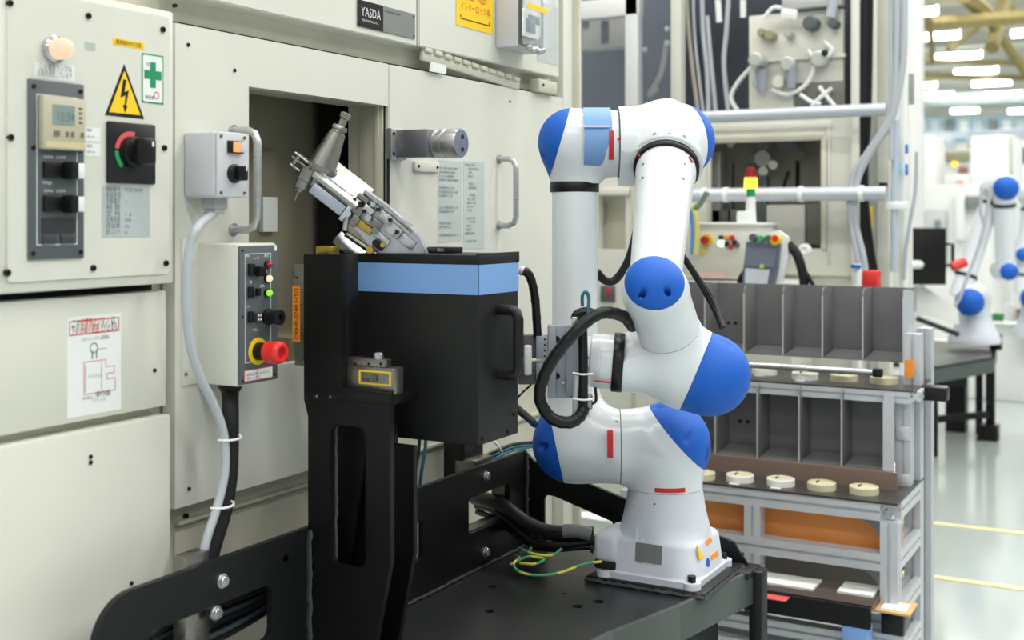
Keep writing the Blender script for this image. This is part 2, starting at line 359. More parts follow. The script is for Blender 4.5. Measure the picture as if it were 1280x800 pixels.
def machine():
    XR = onY(722, 0, W).x
    wx0, wx1, wz0, wz1 = XZ(311, 485, (311, 108), (350, 456), W)
    # body shell with the loading opening, recessed behind the doors
    b = B(); b.poly(wallfr(1.66), rc(-.25, .02, XR - .02, 2.75), 0, .07, [rc(wx0 - .003, wz0 - .003, wx1, wz1 + .003)])
    put(b, 'front_wall', BEIGE2, MC)
    b = B(); b.box((XR - .04, 1.6, .02), (XR - .02, 3.2, 2.75)).box((-.25, 1.66, .02), (-.23, 3.2, 2.75)).box((-.25, 1.6, 2.73), (XR - .02, 3.2, 2.75)).box((-.25, 3.18, .02), (XR - .02, 3.2, 2.75))
    put(b, 'outer_casing', BEIGE, MC)
    # chamber behind the opening
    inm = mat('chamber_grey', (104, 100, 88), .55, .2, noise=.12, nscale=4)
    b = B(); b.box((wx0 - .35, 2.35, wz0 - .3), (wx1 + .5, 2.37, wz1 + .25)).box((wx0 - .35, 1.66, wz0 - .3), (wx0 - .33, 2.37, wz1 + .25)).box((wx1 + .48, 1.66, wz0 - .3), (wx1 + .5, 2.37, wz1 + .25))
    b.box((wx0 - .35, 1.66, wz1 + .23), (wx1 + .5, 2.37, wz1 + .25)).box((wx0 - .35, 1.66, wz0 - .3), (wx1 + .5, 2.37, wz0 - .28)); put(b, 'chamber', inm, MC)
    # inner shutter panel seen through the opening, with steps
    x0, x1 = onY(318, 0, 1.78).x, onY(414, 0, 1.78).x
    b = B(); b.box((x0 - .08, 1.78, wz0 - .1), (x1, 1.80, wz1 + .1)); put(b, 'inner_shutter', mat('shutter_grey', (150, 145, 126), .5, .2, noise=.1, nscale=5), MC)
    xx = onY(345, 0, 1.77).x
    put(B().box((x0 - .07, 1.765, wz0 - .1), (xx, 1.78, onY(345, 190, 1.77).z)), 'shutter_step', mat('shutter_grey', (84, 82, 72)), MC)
    # black bellows beside it
    b = B(); xa, xb = onY(414, 0, 1.72).x, onY(452, 0, 1.72).x
    for i in range(9):
        x = xa + (xb - xa) * i / 9; b.box((x, 1.70 + (i % 2) * .012, wz0 - .1), (x + (xb - xa) / 9 * .9, 1.76, wz1 + .05))
    put(b, 'bellows', mat('bellows_black', (22, 22, 22), .6), MC)
    # beige jamb on the right of the opening
    yb = ys(450, wx1); b = B(); b.box((wx1 - .004, W + .012, wz0), (wx1 + .03, yb, wz1 + .01), .002)
    yb2 = ys(470, wx1 - .002); b.box((wx1 - .010, W + .02, wz0), (wx1 - .004, yb2, wz1), .002); put(b, 'opening_jamb', BEIGE2, MC)
    # brownish sill block at lower left of the opening
    p0 = onY(346, 421, W + .05); p1 = onY(392, 450, W + .05)
    put(B().box((p0.x, W + .02, wz0 - .01), (p1.x + .1, W + .2, p0.z), .004), 'sill_block', mat('oily_brown', (128, 120, 100), .5, .2, noise=.2), MC)
    a, c = XZ(327, 345, (327, 246), (327, 290), 1.755)[:2], XZ(327, 345, (327, 246), (327, 290), 1.755)[2:]
    put(B().box((a[0], 1.75, c[0]), (a[1], 1.764, c[1]), .002), 'white_marker_plate', PAPER, MC)
    # sliding door left (with the opening) and fixed panel right
    dx0, dx1, dz0, dz1 = XZ(219, 485, (217, 28), (217, 637), W)
    b = B(); fr = wallfr(W + .03); hl = .0
    outer = [(dx0, dz0), (dx1, dz0), (dx1, wz0), (wx0, wz0), (wx0, wz1), (dx1, wz1), (dx1, dz1), (dx0, dz1)]
    b.poly(fr, outer, 0, .03); d = put(b, 'loading_door', BEIGE, MC)
    screws(d, [onY(293, 88, W), onY(235, 56, W), onY(236, 611, W)], -Y3, SCRM)
    screws(MC, [onY(232, 645, 1.588)], -Y3, SCR)
    px1 = onY(704, 0, W).x
    fp = panel('side_panel', dx1 + .004, px1, dz0 + .12, dz1, W, .03)
    put(B().box((dx1 - .0005, W + .01, dz0 + .12), (dx1 + .004, W + .02, dz1)), 'seam', GAPM, MC)
    put(B().poly(wallfr(W + .001), rc(dx1 - .004, onY(485, 270, W).z, dx1 + .006, onY(485, 162, W).z), 0, .0015), 'seam_gap_strip', GAPM, MC)  # dark strip standing in for the shade inside the open door gap
    # lower apron beneath
    ax0, ax1, az0, az1 = XZ(217, 665, (217, 652), (217, 690), 1.588)
    put(B().box((ax0, 1.575, az1 - .006), (px1, 1.60, az1 + .0)), 'drip_ledge', BEIGE2, MC)
    put(B().box((ax0, 1.585, .05), (px1, 1.592, az1 - .02)), 'apron', BEIGE2, MC)
    # header: dark reveal line, upper doors
    put(B().box((dx0 - .2, 1.575, dz1 + .002), (px1, 1.59, dz1 + .008)), 'door_track_gap', GAPM, MC)
    tx0, tx1, tz0, _ = XZ(217, 521, (217, 0), (521, 58), 1.545)
    u1 = panel('upper_door', tx0, tx1, tz0, 2.6, 1.545, .05, r=.004)
    bx0, bx1, bz0, _ = XZ(524, 699, (524, 0), (698, 97), 1.545)
    u2 = panel('upper_door', bx0, bx1, bz0, 2.6, 1.545, .05, r=.004)
    put(B().box((px1 + .002, 1.55, .02), (XR - .03, 1.6, 2.75), .003), 'corner_post', BEIGE, MC)
    put(B().box((XR - .030, 1.53, .02), (XR - .015, 1.6, 2.75), .003), 'corner_trim', BEIGE2, MC)
    inst('screw', SCRM, MC, onY(637, 127, W), -Y3)
    # angled corrugated cable cover under the upper right door
    A, Cc = onY(524, 64, 1.56), onY(645, 103, 1.56); ux = (Cc - A).normalized(); fr = Fr(A, ux, Y3.cross(ux) * -1)
    if fr.n.y > 0: fr = Fr(A, ux, Y3.cross(ux))
    L = (Cc - A).length; b = B(); cp = put(b.fbox(fr, 0, L, -.022, .0, .0, .012, .003), 'cable_cover', BEIGE2, MC)
    for i in range(11): put(B().fbox(fr, L * i / 11 + .004, L * (i + .82) / 11, -.002, .010, .0, .018, .003), 'cover_link', BEIGE2, cp)
    p0, p1 = onY(674, 98, 1.53), onY(697, 114, 1.53)
    b = B().box((p0.x, 1.53, p1.z - .01), (p1.x, 1.56, p0.z), .004); lb = put(b, 'latch_block', BEIGE2, MC); inst('screw', SCRM, lb, onY(679, 106, 1.53), -Y3)
    # white tag on the track
    f = wallfr(1.545); q = [wp(536, 77, 1.545), wp(556, 82, 1.545), wp(555, 93, 1.545), wp(534, 89, 1.545)]
    t = flat(Fr((0, 1.54, 0), X3, Z3), q, PAPER, MC, 'tag_card', label='small white card tucked under the header')
    for i in range(3): text('-----', wallfr(1.54), wp(538, 80, 1.54)[0], wp(538, 81 + i * 3, 1.54)[1], .004, INKG, MC, 'print', c=.001)
    # maker's plate
    yv = 1.5445; nx0, nx1, nz0, nz1 = XZ(446, 518, (518, 18), (518, 49), yv); mid = onY(478, 0, yv).x; fr = wallfr(yv)
    pl = put(B().fbox(fr, nx0, nx1, nz0, nz1, 0, .002), 'maker_plate', PLATEG, MC, 'black and grey name plate reading YASDA')
    put(B().fbox(fr, nx0, mid, nz0, nz1, .002, .0025), 'plate_field', INK, pl)
    h = nz1 - nz0
    text('YASDA', fr, nx0 + .012, nz0 + h * .42, h * .36, INKW, pl, c=.003, width=(mid - nx0) * .76)
    text('PRECISION TOOLS K.K.', fr, nx0 + .014, nz0 + h * .22, h * .09, INKW, pl, c=.003, width=(mid - nx0) * .66)
    text('MACHINING CENTER', fr, mid + .006, nz1 - h * .22, h * .08, INK, pl, c=.003)
    screws(pl, [fr.p(nx0 + .006, z, .002) for z in (nz0 + .006, nz1 - .006)] + [fr.p(nx1 - .006, z, .002) for z in (nz0 + .006, nz1 - .006)], -Y3, SCRT)
    # yellow interlock notice
    sx0, sx1, sz0, _ = XZ(570, 616, (570, 0), (570, 31), yv); sz1 = sz0 + .125
    sg = put(B().fbox(fr, sx0, sx1, sz0, sz1, 0, .001), 'warning_sign', YEL, MC, 'yellow warning notice in red and black Japanese letters')
    wd = sx1 - sx0
    text('注 意', fr, sx0 + wd * .2, sz0 + .072, .030, INKR, sg, c=.0015, width=wd * .6)
    text('インターロック有', fr, sx0 + wd * .1, sz0 + .043, .016, INKR, sg, c=.0015, width=wd * .8)
    flat(fr, rc(sx0 + wd * .1, sz0 + .018, sx1 - wd * .1, sz0 + .0205), INK, sg, 'print_line', .001, .0015)
    for s in (0, 1):
        x = sx0 + wd * (.1 if s == 0 else .88); flat(fr, rc(x, sz0 + .022, x + .004, sz0 + .028), INK, sg, 'print_corner', .001, .0015)
    # grey plate right of the breaker box
    flat(fr, rc(*XZ(672, 697, (697, 10), (697, 82), yv)[0:1], XZ(672, 697, (697, 10), (697, 82), yv)[2], XZ(672, 697, (697, 10), (697, 82), yv)[1], XZ(672, 697, (697, 10), (697, 82), yv)[3]), mat('dull_grey_sheet', (190, 196, 198), .5), MC, 'data_plate')
    # notices on the fixed panel
    for k, (l, r_, t, bo) in enumerate(((547, 577, 200, 303), (579, 605, 201, 312))):
        x0, x1, z0, z1 = XZ(l, r_, (l, t), (l, bo), W); f = wallfr(W)
        nt = put(B().fbox(f, x0, x1, z0, z1, 0, .0008), 'notice', PAPERG, MC, 'grey printed instruction sheet')
        rr = random.Random(k); z = z1 - .012
        while z > z0 + .012:
            if rr.random() < .78:
                n = rr.randint(8, 15) if k == 0 else rr.randint(3, 9)
                text(''.join(rr.choice('安全確認作業手順注意扉開閉ロボット停止中電源') for _ in range(n)), f, x0 + .005 + (rr.random() * .02 if k else 0), z, .0055, INKG, nt, 'print', c=.0012, width=(x1 - x0 - .014) * n / 16)
            z -= .0095
    # white little hinge plate with two bolts
    x0, x1, z0, z1 = XZ(516, 546, (516, 201), (516, 214), W)
    hp = put(B().box((x0, W - .008, z0), (x1, W + .001, z1), .002), 'hinge_plate', BEIGE, MC); screws(hp, [(x0 + .012, W - .008, (z0 + z1) / 2), (x1 - .01, W - .008, (z0 + z1) / 2)], -Y3, SCRM)
    # handles
    def handle(pw, po, pyt, pyb):
        x = onY(pw, 0, W).x; yo = ys(po, x); zt = onY(pw, pyt, W).z; zb = onY(pw, pyb, W).z; r = .0075; k = .022
        pts = [V((x, W, zt)), V((x, yo + k, zt)), V((x, yo + k * .3, zt - k * .3)), V((x, yo, zt - k)), V((x, yo, zb + k)), V((x, yo + k * .3, zb + k * .3)), V((x, yo + k, zb)), V((x, W, zb))]
        h = put(B().tube(pts, r, 12, smooth=False), 'handle', STEELB, MC, 'satin steel bow handle', sharp=60)
        for z in (zt, zb): put(B().cyl((x, W, z), (x, W - .004, z), .012), 'handle_foot', STEELB, h)
    handle(291, 322, 164, 287); handle(623, 645, 199, 282)
machine()
# guide bracket with round clamping head on the loading opening
def bracket():
    x0 = onY(489, 0, W).x; yf = ys(534, x0); x1 = onY(547, 0, yf).x
    zt = onY(489, 163, W).z; zb = onY(489, 195, W).z - .004
    t = thing('guide_bracket', 'grey steel bracket with a round ribbed head bolted beside the machine opening', 'bracket', (x0, W, zb))
    put(B().box((x0, yf, zb), (x1, W - .012, zt), .002), 'arm', mat('grey_cast_steel', (128, 130, 134), .4, .6), t)
    fx = x0 - .018
    fl = put(B().box((fx, W - .014, zb - .004), (x1, W, zt + .004), .002), 'flange', STEELB, t)
    screws(fl, [(fx + .007, W - .014, zb + .008), (fx + .007, W - .014, zt - .008)], -Y3, SCRM)
    cx = (x0 + x1) / 2 + .022; cz = (zt + zb) / 2; r = .033
    b = B(); b.lathe((cx, yf + .02, cz), -Y3, [(0, r * .8), (.012, r * .8), (.014, r * .97), (.022, r * .97), (.024, r * .86), (.03, r * .86), (.032, r), (.042, r), (.044, r * .88), (.050, r * .88), (.052, r), (.078, r), (.082, r * .93)], 36)
    hd = put(b, 'clamp_head', STEELB, t, 'round ribbed steel head')
    for dz in (.014, -.014): put(B().cyl((cx + .004, yf - .0635, cz + dz), (cx + .004, yf - .060, cz + dz), .005, seg=12), 'bolt_hole', GAPM, hd)
bracket()
# breaker box with a clear cover
def breaker():
    y = 1.545; x0 = onY(619, 0, y).x; yf = ys(649, x0); x1 = onY(683, 0, yf).x; zb = onY(619, 60, y).z; zt = zb + .17
    t = thing('breaker_box', 'pale wall box with a clear flip cover beside the yellow notice', 'switch box', (x0, y, zb))
    put(B().box((x0, yf + .004, zb), (x1, y, zt), .005), 'body', JBOX, t)
    put(B().box((x0 + .004, yf - .002, zb + .006), (x1 - .02, yf + .006, zt)), 'dark_frame', DKGREY, t)
    put(B().box((x0 + .014, yf - .006, zb + .035), (x1 - .042, yf, zt - .035), .002), 'breaker', mat('pale_breaker', (206, 214, 220), .4), t)
    put(B().box((x0 + .03, yf - .012, zb + .065), (x1 - .06, yf - .004, zb + .085), .001), 'toggle', mat('steel_blue_plastic', (96, 118, 140), .4), t)
    c = put(B().box((x0 + .006, yf - .030, zb + .004), (x1 - .003, yf - .003, zt), .006), 'clear_cover', GLASSY, t, 'clear plastic cover')
    b = B()
    for i in range(5): b.sphere((x0 + .02 + i * .018, yf - .018, zb - .002 - (i % 2) * .004), .009, seg=10)
    put(b, 'seal_screw', STEEL, t)
    fr = Fr((0, yf - .031, 0), X3, Z3); a, c = onY(660, 3, yf - .031), onY(684, 15, yf - .031); r_ = (V((c.x, 0, c.z + .012)) - V((a.x, 0, a.z))).normalized(); put(B().fbox(fr, a.x, c.x, a.z - .014, a.z, 0, .001), 'yellow_strip', YEL, t)
    a, c = onY(652, 10, yf - .006), onY(672, 50, yf - .006); put(B().fbox(wallfr(yf - .006), a.x, c.x, c.z, a.z, 0, .004, .001), 'breaker_face', PAPER, t)
    a, c = onY(657, 22, yf - .01), onY(668, 42, yf - .01); put(B().fbox(wallfr(yf - .010), a.x, c.x, c.z, a.z, 0, .004, .001), 'toggle', MATS['steel_blue_plastic'], t)
breaker()

# ================================================================ electrical cabinet
def cabinet():
    y = 1.52; x0 = -.2; x1, zb, zt = onY(217, 0, y).x, onY(216, 354, y).z, onY(216, 15, y).z
    t = thing('electrical_cabinet', 'beige electrical cabinet door with meter panel and rotary switch at upper left', 'cabinet', (1.3, y, zb))
    d = put(B().box((x0, y, zb), (x1, 1.585, zt), .004), 'door', BEIGE, t)
    f = wallfr(y); ix0, ix1, iz0, iz1 = XZ(6, 209, (209, 38), (209, 342), y); ix0 = onY(8, 0, y).x
    ix1 = onY(210, 0, y).x; iz1 = zt - .012; iz0 = onY(9, 353, y).z
    put(B().poly(f, rrect(ix0, iz0, ix1, iz1, .006), 0, .003), 'cover_plate', BEIGE, t)
    y2 = y - .003
    screws(t, [onY(*p, y2) for p in ((110, 20), (203, 37), (205, 185), (9, 341), (116, 335), (207, 329), (13, 172), (12, 4))], -Y3, SCR)
    fr = wallfr(y2)
    # lamp
    c = onY(66, 62, y2); b = B(); b.lathe(c, -Y3, [(0, .021), (.008, .021), (.011, .017), (.011, .0)], 28); bz = put(b, 'lamp_bezel', STEEL, t)
    b = B(); b.lathe(c - Y3 * .010, -Y3, [(0, .0165), (.012, .0165), (.022, .0135), (.028, .008), (.030, 0)], 24)
    put(b, 'indicator_lamp', lamp_mat('warm_lamp', (252, 206, 176), .72), t, 'lit pale orange indicator lamp', sharp=60)
    inst('screw', SCRM, t, onY(219, 7, 1.56), -Y3)
    def stk(l, r, t_, b_, m, nm, label=None):
        a0, a1, b0, b1 = XZ(l, r, (l, t_), (l, b_), y2)
        return put(B().fbox(fr, a0, a1, b0, b1, 0, .0006), nm, m, t, label), a0, a1, b0, b1
    s, a0, a1, b0, b1 = stk(43, 93, 77, 96, PAPER, 'label_sticker', 'white label with two lines of Japanese letters')
    text('この電源ランプは', fr, a0 + .008, (b0 + b1) / 2 + .002, .0085, INKG, s, c=.001, width=(a1 - a0) * .8); text('主電源通電しています', fr, a0 + .004, b0 + .003, .0085, INKG, s, c=.001, width=(a1 - a0) * .88)
    stk(106, 119, 52, 62, mat('faded_sticker', (176, 188, 182), .5), 'faded_sticker')
    s, a0, a1, b0, b1 = stk(141, 180, 47, 56, YEL, 'yellow_label_strip', 'narrow yellow label'); text('(電源操作中は注意)', fr, a0 + .004, b0 + .003, .006, INK, s, c=.001, width=(a1 - a0) * .85)
    s, a0, a1, b0, b1 = stk(177, 204, 66, 128, GREENM, 'green_cross_label', 'white label with a green cross'); h = b1 - b0; wd = a1 - a0
    flat(fr, rrect(a0 + .0025, b0 + .0025, a1 - .0025, b1 - .0025, .003), PAPER, s, 'label_field', .0006, .001)
    cx = (a0 + a1) / 2; cy = b1 - h * .42
    flat(fr, [(cx - wd * .13, cy - h * .26), (cx + wd * .13, cy - h * .26), (cx + wd * .13, cy - h * .09), (cx + wd * .4, cy - h * .09), (cx + wd * .4, cy + h * .09), (cx + wd * .13, cy + h * .09), (cx + wd * .13, cy + h * .26), (cx - wd * .13, cy + h * .26), (cx - wd * .13, cy + h * .09), (cx - wd * .4, cy + h * .09), (cx - wd * .4, cy - h * .09), (cx - wd * .13, cy - h * .09)], GREENM, s, 'cross', .001, .0014)
    text('安全第一', fr, cx - wd * .33, cy + h * .17, .006, INKG, s, c=.0016, width=wd * .2); text('責任者', fr, a0 + .006, b0 + h * .09, .005, INK, s, c=.0016); text('○', fr, cx, b0 + h * .1, .012, INKR, s, c=.0016)
    # triangle
    T = [wp(155, 80, y2), wp(180, 149, y2), wp(131, 144, y2)]; cT = (sum(p[0] for p in T) / 3, sum(p[1] for p in T) / 3)
    def shr(k): return [(cT[0] + (p[0] - cT[0]) * k, cT[1] + (p[1] - cT[1]) * k) for p in T]
    s = flat(fr, T, INK, t, 'hazard_triangle', 0, .0006, 'yellow triangle with a black lightning bolt'); flat(fr, shr(.80), YEL, s, 'triangle_field', .0006, .001)
    def P(px, py): return wp(px, py, y2)
    flat(fr, [P(153.5, 99), P(157.5, 100), P(155, 115), P(160.5, 113), P(157, 132), P(159, 132), P(155.5, 141), P(153, 131), P(155, 131.5), P(156.5, 119), P(150, 122)], INK, s, 'lightning', .001, .0014)
    # meter panel
    a0, a1, b0, b1 = XZ(34, 103, (34, 98), (36, 325), y2)
    mp = put(B().fbox(fr, a0, a1, b0, b1, 0, .004, .001), 'meter_panel', DKGREY, t, 'slate grey panel with a time meter and switches')
    H = b1 - b0; Wd = a1 - a0; f4 = wallfr(y2 - .004)
    def q(u, v): return a0 + Wd * u, b1 - H * v
    screws(mp, [f4.p(*q(u, v)) for u, v in ((.08, .04), (.93, .04), (.07, .38), (.93, .38), (.07, .965), (.93, .965))], -Y3, SCRM)
    (u0, v0), (u1, v1) = q(.13, .92), q(.87, .08); lw = .0012
    flat(f4, rc(u0, v0, u1, v1), INKW, mp, 'white_outline', 0, .0004, holes=[rc(u0 + lw, v0 + lw, u1 - lw, v1 - lw)])
    (u0, v0), (u1, v1) = q(.16, .385), q(.93, .09)
    mt = put(B().fbox(f4, u0, u1, v0, v1, 0, .012, .002), 'time_meter', mat('meter_beige', (188, 184, 162), .35), mp)
    (u0, v0), (u1, v1) = q(.32, .245), q(.72, .135)
    put(B().fbox(f4, u0, u1, v0, v1, .012, .013), 'lcd', mat('lcd_grey_green', (134, 152, 148), .2), mp, 'grey green display')
    text('12:34', f4, u0 + .006, v0 + .006, .014, mat('lcd_ink', (104, 122, 120), .4), mp, c=.0135, width=(u1 - u0) * .75)
    (u0, v0), (u1, v1) = q(.2, .375), q(.92, .34); put(B().fbox(f4, u0, u1, v0, v1, .012, .0126), 'meter_strip', mat('cream_strip', (204, 194, 156), .5), mp)
    for u in (.34, .40, .56, .66, .84): (uu, vv) = q(u, .31); put(B().fbox(f4, uu, uu + .004, vv, vv + .008, .012, .014), 'meter_key', mat('key_grey', (110, 108, 96), .5), mp)
    for i in range(4): (uu, vv) = q(.80, .15 + i * .027); put(B().fbox(f4, uu, uu + .006, vv, vv + .003, .012, .013), 'meter_key', MATS['key_grey'], mp)
    for k, v in enumerate((.50, .69)):
        uu, vv = q(.52, v); sw = put(B().fbox(f4, q(.23, 0)[0], q(.72, 0)[0], vv - .012, vv + .013, 0, .006, .002), 'switch_base', BLKPL, mp)
        put(B().fbox(f4, q(.55, 0)[0], q(.66, 0)[0], vv - .014, vv + .014, .004, .03, .003), 'switch_lever', BLKPL, mp)
        put(B().fbox(f4, q(.70, 0)[0], q(.90, 0)[0], vv - .012, vv + .012, 0, .014, .002), 'white_switch', PAPER, mp)
        text('ON  OFF', f4, q(.25, 0)[0], vv + .018, .0045, INKW, mp, c=.0006, width=Wd * .40); text('TIMER', f4, q(.22, 0)[0], vv + .030, .005, INKW, mp, c=.0006)
    for (ua, va, ub, vb) in ((.22, .85, .82, .77),): put(B().fbox(f4, q(ua, 0)[0], q(ub, 0)[0], q(0, va)[1], q(0, vb)[1], 0, .002), 'dark_window', mat('smoke_window', (52, 54, 58), .3), mp)
    for ua in (.22, .55): put(B().fbox(f4, q(ua, 0)[0], q(ua + .25, 0)[0], q(0, .915)[1], q(0, .86)[1], 0, .003, .001), 'push_key', mat('dark_key', (58, 60, 64), .4), mp)
    # two small white labels
    for (tt, bb) in ((159, 176), (179, 195)):
        s, c0, c1, d0, d1 = stk(106, 125, tt, bb, PAPER, 'small_white_label')
        text('電源', fr, c0 + .003, d1 - .006, .004, INKG, s, c=.001); text('CP-101', fr, c0 + .003, d0 + .005, .004, INKG, s, c=.001)
    # rotary main switch
    a0, a1, b0, b1 = XZ(132, 192, (132, 151), (133, 229), y2)
    sp = put(B().fbox(fr, a0, a1, b0, b1, 0, .006, .003), 'main_switch_plate', mat('switch_black', (32, 33, 37), .3), t, 'black switch plate with a red and green arc')
    cx, cz = (a0 + a1) / 2 - .0, (b0 + b1) / 2 + .002; cx -= .004; r = .034; f6 = wallfr(y2 - .006)
    def arc(t0, t1, r0, r1, n=12):
        A = [math.radians(t0 + (t1 - t0) * i / n) for i in range(n + 1)]
        return [(cx + r1 * math.cos(t), cz + r1 * math.sin(t)) for t in A] + [(cx + r0 * math.cos(t), cz + r0 * math.sin(t)) for t in A[::-1]]
    flat(f6, arc(75, 172, .026, .034), mat('soft_red', (226, 92, 100), .5), sp, 'red_arc', 0, .0006); flat(f6, arc(178, 232, .026, .034), mat('soft_green', (48, 170, 110), .5), sp, 'green_arc', 0, .0006)
    kb = put(B().lathe((cx, y2 - .006, cz), -Y3, [(0, .026), (.012, .025), (.014, .019), (.022, .019)], 28), 'knob_base', BLKPL, sp)
    kb = put(B().fbox(Fr((cx, y2, cz), X3, Z3), -.014, .014, -.022, .022, .024, .052, .006), 'rotary_knob', BLKPL, t)
    put(B().fbox(Fr((cx, y2, cz), X3, Z3), .002, .006, .008, .016, .052, .0525), 'pointer', INKW, kb)
    # rating plate
    s, a0, a1, b0, b1 = stk(127, 187, 232, 297, mat('rating_grey', (182, 192, 194), .4, .1), 'rating_plate', 'grey rating plate with rows of print'); h = (b1 - b0) / 8.4
    for i, (l, r_) in enumerate((('機械番号', '形式 MAIN'), ('製造年月', ''), ('定格電圧', 'V'), ('相 数', ''), ('定 格', '3  φ'), ('定格容量', 'kVA'), ('周波数', 'Hz'), ('最大-ユニット', 'A'))):
        z = b1 - h * (i + .85); text(l, fr, a0 + .008, z, .0075, INKG, s, c=.001, width=.030)
        if r_: text(r_, fr, a0 + .048, z, .006, INKG, s, c=.001)
    # middle flap and lower door of the cabinet stack
    y3 = 1.54; cx1 = onY(208, 0, y3).x; m0, m1 = onY(208, 507, y3).z, onY(208, 363, y3).z
    fl = put(B().box((x0, y3, m0), (cx1, 1.59, m1), .003), 'flap', BEIGE, t); inst('screw', SCRM, t, onY(193, 463, y3), -Y3)
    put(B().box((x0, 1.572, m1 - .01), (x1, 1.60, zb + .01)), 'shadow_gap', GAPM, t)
    put(B().box((x0, 1.565, m0 - .03), (x1 - .01, 1.58, m0 + .004), .002), 'ledge', BEIGE2, t)
    lx1 = onY(213.5, 0, 1.53).x; lz = onY(213, 518, 1.53).z
    put(B().box((x0, 1.53, .12), (lx1, 1.59, lz), .003), 'lower_door', BEIGE, t)
    screws(t, [onY(113, 571, 1.53), onY(113, 578, 1.53), onY(164, 729, 1.53)], -Y3, SCRM)
    # map sheet on the flap
    f = wallfr(y3); a0, a1, b0, b1 = XZ(84, 151, (84, 397), (86, 523), y3); h = b1 - b0; wd = a1 - a0
    s = put(B().fbox(f, a0, a1, b0, b1, 0, .0006), 'emergency_notice', PAPER, t, 'white sheet with red boxed Japanese text and a line drawing')
    def Q(u, v): return a0 + wd * u, b1 - h * v
    def frame(u0, v0, u1, v1, lw, m, c=.0010):
        (p0, q1), (p1, q0) = Q(u0, v0), Q(u1, v1); flat(f, rc(p0, q0, p1, q1), m, s, 'printed_frame', .0006, c, holes=[rc(p0 + lw, q0 + lw, p1 - lw, q1 - lw)])
    frame(.03, .04, .96, .185, .0016, INKR)
    text('この', f, *Q(.07, .10), .011, INK, s, c=.0012, width=wd * .14); text('非常停止ボタン', f, *Q(.23, .10), .011, INKR, s, c=.0012, width=wd * .52); text('は', f, *Q(.80, .10), .011, INK, s, c=.0012, width=wd * .07)
    text('下の', f, *Q(.06, .17), .011, INK, s, c=.0012, width=wd * .14); text('赤線の範囲', f, *Q(.22, .17), .011, INKR, s, c=.0012, width=wd * .35); text('だけ止まる。', f, *Q(.60, .17), .011, INK, s, c=.0012, width=wd * .34)
    text('ロボットシステム配置図', f, *Q(.25, .25), .005, INKG, s, c=.0012, width=wd * .5)
    flat(f, circ(*Q(.48, .33), .0085, 16), INKG, s, 'printed_circle', .0006, .001, holes=[circ(*Q(.48, .33), .0068, 16)])
    lw = .0012
    for (u0, v0, u1, v1) in ((.29, .46, .70, .463), (.29, .46, .296, .79), (.29, .785, .88, .79), (.70, .46, .706, .54), (.70, .535, .86, .54), (.86, .535, .866, .61), (.72, .605, .866, .61), (.72, .605, .726, .665), (.72, .66, .88, .665), (.88, .66, .886, .79)):
        (p0, q1), (p1, q0) = Q(u0, v0), Q(u1, v1); flat(f, rc(p0, min(q0, q1 - lw), max(p1, p0 + lw), q1), mat('pink_ink', (214, 120, 130), .6), s, 'printed_line', .0006, .001)
    for (u0, v0, u1, v1) in ((.32, .49, .33, .77), (.62, .49, .626, .77), (.44, .36, .46, .44), (.52, .36, .54, .44), (.56, .345, .72, .35)):
        (p0, q1), (p1, q0) = Q(u0, v0), Q(u1, v1); flat(f, rc(p0, min(q0, q1 - .0008), max(p1, p0 + .0008), q1), INKG, s, 'printed_line', .0006, .001)
    text('マシニングセンタ', f, *Q(.37, .63), .005, INKG, s, c=.0012, width=wd * .26); text('操作盤', f, *Q(.5, .83), .008, INKG, s, c=.0012); text('非常停止', f, *Q(.26, .84), .004, INKG, s, c=.0012); text('ストッカ', f, *Q(.45, .88), .005, INKG, s, c=.0012)
cabinet()

